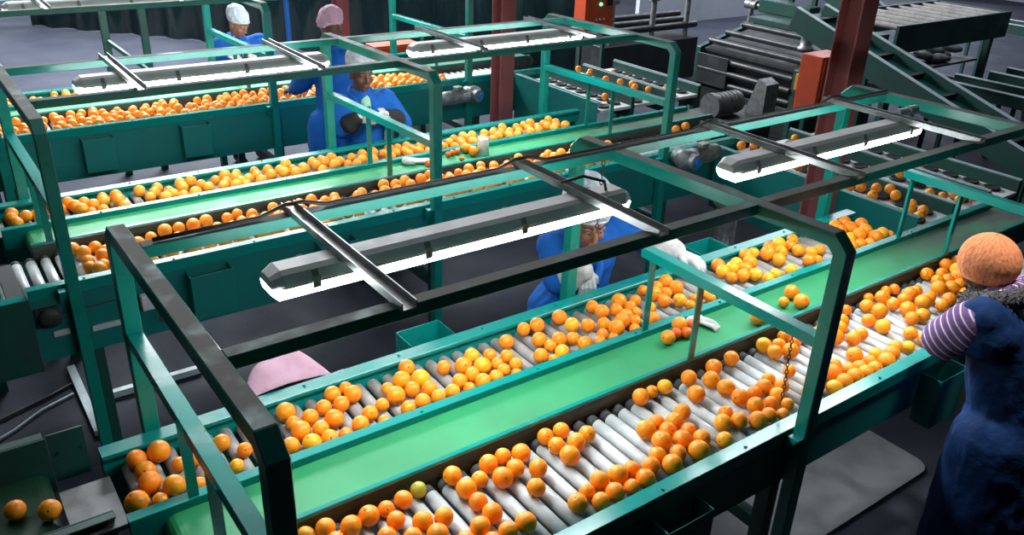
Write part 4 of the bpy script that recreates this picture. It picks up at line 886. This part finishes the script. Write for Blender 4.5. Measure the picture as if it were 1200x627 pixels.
# ------------------------------------------------------------------ people
def V(*a): return Vector(a)
def person(label, J, coat, skin, cap, s=1.0, style='coat', glove='glove', hand_kw=None, sleeves=None, collar=None):
    """J: joints in scene coordinates; one skinned-over body with its clothing as children"""
    J = {k: Vector(v) for k, v in J.items()}
    look = J['look'].normalized(); upv = Vector((0, 0, 1)); rt = look.cross(upv).normalized(); hu = rt.cross(look).normalized()
    q = Matrix((rt, look, hu)).transposed()                     # head frame: x right, y forward, z up
    H = lambda x, y, z: J['head'] + q @ Vector((x, y, z)) * s
    mid = (J['ankL'] + J['ankR']) / 2; base = (mid.x, mid.y, -LIFT)
    m = MB()
    # head
    m.ell(H(0, -.008, .022), (.074 * s, .092 * s, .092 * s), 20, 14, q)
    m.ell(H(0, .018, -.035), (.060 * s, .068 * s, .078 * s), 18, 12, q)
    m.ell(H(0, .060, -.088), (.026 * s, .024 * s, .022 * s), 12, 8, q)
    for x in (-1, 1):
        m.ell(H(x * .036, .060, -.022), (.026 * s, .024 * s, .026 * s), 10, 8, q)       # cheeks
        m.ell(H(x * .075, -.012, -.012), (.012 * s, .020 * s, .032 * s), 10, 8, q)      # ears
        m.ell(H(x * .030, .074, .030), (.028 * s, .014 * s, .010 * s), 10, 8, q)        # brow
    m.caps(H(0, .086, .018), H(0, .104, -.022), .009 * s, .013 * s, 10)                 # nose
    for x in (-1, 1): m.ell(H(x * .012, .094, -.025), .009 * s, 8, 6)
    m.ell(H(0, .083, -.056), (.023 * s, .012 * s, .007 * s), 10, 6, q); m.ell(H(0, .081, -.066), (.020 * s, .012 * s, .007 * s), 10, 6, q)
    m.caps(J['neck'], H(0, -.02, -.05), .055 * s, .052 * s)
    # trunk and limbs
    P, C, N = J['pelvis'], J['chest'], J['neck']
    m.caps(P, C, .125 * s, .130 * s); m.caps(C, N, .12 * s, .06 * s)
    for k in 'LR':
        S, E, W = J['sh' + k], J['el' + k], J['wr' + k]
        m.caps(C, S, .10 * s, .062 * s); m.caps(S, E, .052 * s, .042 * s); m.caps(E, W, .041 * s, .028 * s)
        hd = J['hand' + k]; th = J['thumb' + k]; bk = J['back' + k]
        hand_shape(m, W, hd, bk, th, s * .98, (hand_kw or {}).get('curl' + k, .45))
        hp, kn, an = J['hip' + k], J['kn' + k], J['ank' + k]
        m.caps(P, hp, .10 * s, .09 * s); m.caps(hp, kn, .085 * s, .058 * s); m.caps(kn, an, .056 * s, .038 * s)
        f = Vector((J['toe'].x, J['toe'].y, 0)).normalized(); m.caps(an - f * .03 - V(0, 0, .03), an + f * .15 - V(0, 0, .045), .036, .030)
    body = m.build('person', skin, loc=base); remesh(body, .0065, 2); tag(body, label, 'person', None)
    # eyes
    for x in (-1, 1):
        m = MB(); m.ell(H(x * .030, .0765, .010), (.0115 * s, .008 * s, .0050 * s), 10, 8, q); m.cur = 1; m.ell(H(x * .030, .083, .010), (.0048 * s, .0028 * s, .0046 * s), 8, 6, q)
        m.build('eye', ['eyewhite', 'black'], body)
        m = MB(); m.caps(H(x * .016, .084, .036), H(x * .046, .072, .038), .0045 * s, .003 * s, 8); m.build('eyebrow', 'hair', body)
    m = MB(); m.ell(H(0, .0865, -.0615), (.022 * s, .008 * s, .0075 * s), 12, 8, q); m.build('lips', 'lips', body)
    # trousers and boots
    m = MB()
    for k in 'LR': m.caps(J['hip' + k], J['kn' + k], .10 * s, .078 * s); m.caps(J['kn' + k], J['ank' + k] + V(0, 0, .02), .076 * s, .066 * s); m.caps(P, J['hip' + k], .12 * s, .105 * s)
    remesh(m.build('trousers', 'trouser', body), .012, 3)
    f = Vector((J['toe'].x, J['toe'].y, 0)).normalized()
    for k in 'LR':
        a = J['ank' + k]; m = MB(); m.caps(a + V(0, 0, .05), a - V(0, 0, .02), .056, .052); m.caps(a - f * .04 - V(0, 0, .032), a + f * .16 - V(0, 0, .040), .048, .040)
        o = m.build('boot', 'boot', body); remesh(o, .010, 2)
        zc = -LIFT - body.location.z
        for v in o.data.vertices:
            if v.co.z < -LIFT + .002: v.co.z = -LIFT + .002
    # upper clothing
    if style == 'coat':
        m = MB(); hem = J['hem']
        m.caps(P, C, .158 * s, .165 * s); m.caps(C, N - V(0, 0, .035), .150 * s, .085 * s); m.caps(P, hem, .165 * s, .20 * s)
        for k in 'LR':
            m.caps(J['hip' + k], hem + (J['hip' + k] - P), .15 * s, .165 * s); S, E, W = J['sh' + k], J['el' + k], J['wr' + k]
            m.caps(C, S, .125 * s, .088 * s); m.caps(S, E, .083 * s, .074 * s, 14); m.caps(E, E + (W - E) * (.55 if sleeves else .86), .074 * s, (.066 if sleeves else .056) * s)
        o = m.build('work_coat', coat, body); remesh(o, .012, 4); wrinkle(o, .010, 3)
        m = MB(); c2 = N + look * .0 + V(0, 0, 0); fw = Vector((look.x, look.y, 0)).normalized(); sd = fw.cross(upv)
        m.path([N - sd * .085 * s - fw * .01, N - sd * .05 * s - fw * .07 * s + V(0, 0, .02), N + sd * .05 * s - fw * .07 * s + V(0, 0, .02), N + sd * .085 * s - fw * .01, N + sd * .03 * s + fw * .13 * s - V(0, 0, .13), N + fw * .155 * s - V(0, 0, .20)], .022 * s, 8)
        m.path([N - sd * .085 * s - fw * .01, N - sd * .03 * s + fw * .13 * s - V(0, 0, .13), N + fw * .155 * s - V(0, 0, .20)], .022 * s, 8)
        remesh(m.build('coat_collar', coat, body), .009, 2)
        for i in range(3):
            pass
        if collar:
            m = MB(); m.caps(N + fw * .01, N + fw * .085 * s - V(0, 0, .11), .055 * s, .036 * s); remesh(m.build('shirt_collar', collar, body), .008, 2)
        for k in 'LR':
            E, W = J['el' + k], J['wr' + k]; d = (W - E).normalized()
            cm = sleeves.get(k) if sleeves else None
            if cm: m = MB(); m.caps(E + (W - E) * .48, W - d * .02, .079 * s, .053 * s); o = m.build('sleeve_guard', cm, body); remesh(o, .009, 3)
            m = MB(); m.caps(W - d * .045, W - d * .005, .044 * s, .040 * s); hand_shape(m, W, J['hand' + k], J['back' + k], J['thumb' + k], s * 1.07, (hand_kw or {}).get('curl' + k, .45))
            for i, vv in enumerate(m.v): pass
            o = m.build('glove', glove, body); remesh(o, .005, 1)
    else:
        m = MB(); hem = J['hem']
        m.caps(P, C, .160 * s, .160 * s); m.caps(C, N - V(0, 0, .03), .150 * s, .085 * s); m.caps(P, hem, .17 * s, .205 * s)
        for k in 'LR': m.caps(J['hip' + k], hem + (J['hip' + k] - P), .155 * s, .165 * s); (m.caps(C, C + (J['sh' + k] - C) * .97, .13 * s, .088 * s) if k == 'L' else None)
        m.caps(C + (J['shL'] - C) * .85 + V(0, -.015, -.05), C + (J['shR'] - C) * .30 + V(0, -.015, -.08), .105 * s, .105 * s)
        o = m.build('vest', coat, body); remesh(o, .011, 4); wrinkle(o, .008, 5)
        for k in 'LR':
            S, E, W = J['sh' + k], J['el' + k], J['wr' + k]
            S2 = S + (C - S) * .12 if k == 'R' else S + (E - S) * .22
            m = MB(); (m.caps(C + (N - C) * .62, S, .128 * s, .108 * s, 18), m.caps(C + (S - C) * .55, S, .135 * s, .108 * s, 18)) if k == 'R' else None; m.caps(S2, E, .090 * s, .082 * s, 18); m.caps(E, W - (W - E).normalized() * .005, .082 * s, .046 * s, 18)
            o = m.build('striped_sleeve', 'stripe', body); remesh(o, .008, 4); wrinkle(o, .007, 7)
            at = o.data.attributes.new('along', 'FLOAT', 'POINT'); L1 = (E - S2).length
            for i, v in enumerate(o.data.vertices):
                at.data[i].value = 2 + (v.co - S2).dot((E - S2).normalized())
        m = MB(); rn = random.Random(4); fw = Vector((look.x, look.y, 0)).normalized(); sd = fw.cross(upv)
        for i in range(46):
            a = 2 * PI * i / 46; c = N + sd * math.cos(a) * .125 * s + fw * (math.sin(a) * .10 - .01) * s + V(0, 0, .012 + .050 * -math.sin(a) * s)
            m.ell(c, .038 * s, 10, 6)
            for j in range(16):
                d = V(rn.gauss(0, 1), rn.gauss(0, 1), rn.gauss(.2, 1)).normalized(); m.tube(c + d * .030 * s, c + d * .062 * s + V(0, 0, -.006), .0035, 4, .0006, caps=False)
        m.build('fur_collar', 'fur', body)
        for k in 'LR':
            d = (J['wr' + k] - J['el' + k]).normalized(); m = MB(); m.caps(J['wr' + k] - d * .02, J['wr' + k] + d * .005, .046 * s, .042 * s)
            remesh(m.build('cuff', 'fur', body), .008, 2)
    # cap
    kind, cm = cap[:2]; cz, cs = cap[2:] if len(cap) > 2 else (0, 1)
    m = MB()
    if kind == 'net':
        c = H(0, -.012, .030); me_prof = []
        for i in range(0, 15):
            t = i / 14 * PI * .72; me_prof.append((math.sin(t), math.cos(t)))
        m2 = MB(); n = 64
        vs = []; fs = []
        for i, (r, z) in enumerate(me_prof):
            for k in range(n):
                a = 2 * PI * k / n; w = 1 + .018 * math.sin(a * 16 + 3 * math.sin(a * 3)) * min(1, r * 1.3)
                vs.append((r * .100 * s * w * math.cos(a), r * .114 * s * w * math.sin(a), z * .112 * s * (1 + (.02 if i == 0 else 0))))
        for i in range(len(me_prof) - 1):
            for k in range(n): fs.append((i * n + k, i * n + (k + 1) % n, (i + 1) * n + (k + 1) % n, (i + 1) * n + k))
        m2.add(vs, fs, True)
        o = m2.build('hairnet', cm, None); o.parent = body; tilt = q @ Matrix.Rotation(.55, 3, 'X')
        o.matrix_local = Matrix.Translation(c - body.location) @ tilt.to_4x4()
        so = o.modifiers.new('thick', 'SOLIDIFY'); so.thickness = .006
        m3 = MB(); ring = [c + tilt @ Vector((.0775 * s * math.cos(a), .0885 * s * math.sin(a), -.066 * s)) for a in [2 * PI * k / 40 for k in range(41)]]
        m3.path(ring, .006, 6); m3.build('elastic_band', cm, body)
    else:
        m.ell(H(0, -.036, .072 + cz), (.104 * s * cs, .112 * s * cs, .080 * s * cs), 24, 16, q); m.ell(H(0, -.060, .092 + cz), (.096 * s * cs, .096 * s * cs, .078 * s * cs), 20, 14, q)
        m.ell(H(0, -.012, .074 + cz), (.086 * s * cs, .096 * s * cs, .050 * s * cs), 20, 14, q)
        o = m.build('mob_cap', cm, body); remesh(o, .009, 2); wrinkle(o, .009, 9, 28)
        m3 = MB(); m3.path([H(.088 * math.cos(a), .099 * math.sin(a) - .012, .040 + .030 * math.sin(a)) for a in [2 * PI * k / 40 for k in range(41)]], .008 * s, 6); m3.build('cap_band', cm, body)
    return body
def wrinkle(o, amp, seed, freq=14):
    from mathutils import noise as N_
    me = o.data; off = Vector((seed * 3.1, seed * 1.7, seed))
    nv = [v.normal.copy() for v in me.vertices]
    for v, n in zip(me.vertices, nv): v.co += n * amp * (N_.noise(v.co * freq + off) * .7 + N_.noise(Vector((v.co.x, v.co.y, v.co.z * .35)) * freq * 1.8 + off) * .6)
    me.update()

zf = -LIFT + .085
person('worker seen from behind in a salmon hairnet, navy vest and striped sleeves', dict(
    head=(3.27, 1.30, 1.418), look=(.05, .9, -.60), neck=(3.26, 1.225, 1.335), chest=(3.27, 1.14, 1.17), pelvis=(3.29, 1.06, .84), hem=(3.30, 1.05, .30),
    shL=(3.08, 1.195, 1.305), elL=(3.065, 1.300, 1.165), wrL=(3.40, 1.365, 1.17), handL=(.9, .3, -.2), thumbL=(-.2, .6, .7), backL=(-.1, .6, .8),
    shR=(3.44, 1.165, 1.295), elR=(3.66, 1.28, 1.16), wrR=(3.69, 1.40, 1.13), handR=(.4, .5, -.6), thumbR=(-.8, .3, .2), backR=(.3, .6, .6),
    hipL=(3.20, 1.07, .76), knL=(3.19, 1.08, .35), ankL=(3.18, 1.03, zf), hipR=(3.40, 1.07, .76), knR=(3.41, 1.08, .35), ankR=(3.42, 1.03, zf), toe=(0, 1, 0)),
    'vest', 'skin', ('net', 'hairnet'), 1.0, 'vest')
person('worker in a blue coat with white cap, bent over the rail behind the nearest lamp', dict(
    head=(2.600, 2.905, 1.170), look=(-.25, -.9, -.30), neck=(2.655, 2.985, 1.06), chest=(2.70, 3.04, .93), pelvis=(2.72, 3.12, .62), hem=(2.72, 3.13, .25),
    shL=(2.88, 3.03, 1.02), elL=(3.00, 2.90, 1.00), wrL=(3.085, 2.72, .968), handL=(.35, -.9, -.18), thumbL=(-.9, -.3, .1), backL=(0, -.1, 1),
    shR=(2.50, 3.03, 1.02), elR=(2.46, 2.93, .88), wrR=(2.535, 2.820, .965), handR=(.12, -.12, -1), thumbR=(.9, -.3, 0), backR=(-.2, -1, 0),
    hipL=(2.82, 3.12, .58), knL=(2.83, 3.09, .25), ankL=(2.84, 3.13, zf), hipR=(2.62, 3.12, .58), knR=(2.61, 3.09, .25), ankR=(2.60, 3.13, zf), toe=(0, -1, 0)),
    'coat', 'skin2', ('mob', 'capwhite', .035, 1.18), 1.10, 'coat', hand_kw={'curlR': .2, 'curlL': .5}, sleeves={'L': 'glove', 'R': 'glove'}, collar=None)
person('worker in blue coat and mob cap, facing us, orange in gloved hands', dict(
    head=(2.70, 5.585, 1.345), look=(.0, -.9, -.22), neck=(2.71, 5.63, 1.20), chest=(2.72, 5.66, 1.00), pelvis=(2.73, 5.68, .68), hem=(2.73, 5.68, .22),
    shL=(2.91, 5.64, 1.115), elL=(3.01, 5.56, .94), wrL=(2.835, 5.46, 1.045), handL=(-.9, -.35, .05), thumbL=(.1, -.2, 1), backL=(.2, -1, .1),
    shR=(2.53, 5.64, 1.115), elR=(2.52, 5.57, .96), wrR=(2.60, 5.475, 1.06), handR=(.9, -.45, -.12), thumbR=(.1, -.2, 1), backR=(-.2, -1, .2),
    hipL=(2.83, 5.68, .64), knL=(2.84, 5.66, .28), ankL=(2.85, 5.70, zf), hipR=(2.63, 5.68, .64), knR=(2.62, 5.66, .28), ankR=(2.61, 5.70, zf), toe=(0, -1, 0)),
    'coat', 'skin', ('mob', 'cap'), 1.03, 'coat', hand_kw={'curlL': .5, 'curlR': .5}, sleeves={'L': 'cuff', 'R': 'cuff'}, collar='shirt')
o = bpy.data.objects.new('orange', OM[2]); COL.objects.link(o); o.location = (2.715, 5.385, 1.065); o.scale = (.034,) * 3; o.color = (*OCOL['o'], 1)
tag(o, 'orange held in the gloved hands of the worker facing the camera', 'orange')
person('worker in blue coat and pink mob cap, back turned, at the farthest conveyor', dict(
    head=(2.78, 6.26, 1.535), look=(-.1, .85, -.5), neck=(2.77, 6.20, 1.40), chest=(2.75, 6.16, 1.20), pelvis=(2.74, 6.13, .86), hem=(2.74, 6.13, .30),
    shL=(2.57, 6.17, 1.31), elL=(2.53, 6.34, 1.12), wrL=(2.57, 6.56, 1.03), handL=(-.1, .95, -.2), thumbL=(.9, .1, 0), backL=(0, .2, 1),
    shR=(2.95, 6.17, 1.31), elR=(3.02, 6.34, 1.12), wrR=(2.98, 6.58, 1.02), handR=(0, .95, -.2), thumbR=(-.9, .1, 0), backR=(0, .2, 1),
    hipL=(2.64, 6.13, .82), knL=(2.63, 6.15, .38), ankL=(2.62, 6.10, zf), hipR=(2.84, 6.13, .82), knR=(2.85, 6.15, .38), ankR=(2.86, 6.10, zf), toe=(0, 1, 0)),
    'coat', 'skin', ('mob', 'cappink'), 1.0, 'coat')
person('worker in blue coat and white cap, stooping beyond the farthest conveyor', dict(
    head=(2.695, 8.19, 1.27), look=(.45, -.75, -.5), neck=(2.70, 8.26, 1.14), chest=(2.72, 8.31, .97), pelvis=(2.74, 8.36, .66), hem=(2.74, 8.36, .22),
    shL=(2.91, 8.28, 1.07), elL=(2.97, 8.17, .92), wrL=(2.80, 8.07, 1.03), handL=(-.6, -.7, -.2), thumbL=(-.5, .4, .6), backL=(.2, -.2, 1),
    shR=(2.53, 8.28, 1.07), elR=(2.46, 8.18, .92), wrR=(2.53, 8.07, 1.03), handR=(.4, -.85, -.2), thumbR=(.7, .4, .5), backR=(-.2, -.2, 1),
    hipL=(2.84, 8.36, .62), knL=(2.85, 8.33, .26), ankL=(2.86, 8.37, zf), hipR=(2.64, 8.36, .62), knR=(2.63, 8.33, .26), ankR=(2.62, 8.37, zf), toe=(0, -1, 0)),
    'coat', 'skin2', ('mob', 'capwhite'), 1.0, 'coat', hand_kw={'curlL': .6, 'curlR': .6})
o = bpy.data.objects.new('orange', OM[4]); COL.objects.link(o); o.location = (2.665, 7.975, 1.035); o.scale = (.033,) * 3; o.color = (*OCOL['y'], 1)
tag(o, 'yellow orange in the hands of the stooping worker far behind', 'orange')

# ------------------------------------------------------------------ light of the hall, camera, world
def area(name, loc, size, power, color=(1, 1, 1), rot=(0, 0, 0), sy=None):
    d = bpy.data.lights.new(name, 'AREA'); d.energy = power; d.color = color; d.size = size
    if sy: d.shape = 'RECTANGLE'; d.size_y = sy
    o = bpy.data.objects.new(name, d); COL.objects.link(o); o.location = loc; o.rotation_euler = rot; return o
area('hall_light', (1.2, 5.6, 6.1), 5, 82, (.93, .97, 1.0), sy=6)
area('hall_light_far', (4.6, 14.2, 6.0), 5, 3900, (.92, .96, 1.0))
area('hall_light_right', (11.5, 6.5, 6.2), 6, 120, (.80, .88, 1.0))
area('hall_light_end', (14.5, 10.5, 5.5), 5, 520, (.82, .88, 1.0))
area('added_daylight', (21.5, 13.5, 2.2), 6, 260, (.78, .88, 1.0), (math.radians(90), 0, math.radians(123)), sy=3.6)  # unseen light added to put a daylight sheen on the far floor
sd_ = bpy.data.lights.new('high_bay_lamp', 'SPOT'); sd_.energy = 1000; sd_.spot_size = math.radians(18); sd_.spot_blend = .9; sd_.shadow_soft_size = .25; sd_.color = (1, .97, .93)
so_ = bpy.data.objects.new('high_bay_lamp', sd_); COL.objects.link(so_); so_.location = (3.30, .88, 5.6); so_.rotation_euler = (math.radians(5.5), 0, 0)
w = bpy.data.worlds.new('hall_air'); scene.world = w; w.use_nodes = True
w.node_tree.nodes['Background'].inputs[0].default_value = (.55, .68, .80, 1); w.node_tree.nodes['Background'].inputs[1].default_value = .012

cam = bpy.data.cameras.new('camera'); co = bpy.data.objects.new('camera', cam); COL.objects.link(co); scene.camera = co
yaw, pitch, roll = .93499378, -.45355654, .03880811
f = Vector((math.cos(pitch) * math.cos(yaw), math.cos(pitch) * math.sin(yaw), math.sin(pitch)))
r = Vector((math.sin(yaw), -math.cos(yaw), 0)); u = r.cross(f)
r2 = r * math.cos(roll) + u * math.sin(roll); u2 = -r * math.sin(roll) + u * math.cos(roll)
co.matrix_world = Matrix.Translation((0, 0, 2.8)) @ Matrix((r2, u2, -f)).transposed().to_4x4()
cam.sensor_width = 36; cam.lens = 988.7 / 1200 * 36; cam.clip_start = .05; cam.clip_end = 100

bpy.context.view_layer.update()
for o in bpy.data.objects:
    if o.parent is None: o.location.z += LIFT
vs = scene.view_settings
vs.view_transform = 'Standard'; vs.look = 'None'; vs.gamma = 1; vs.exposure = 0.0; vs.use_curve_mapping = False
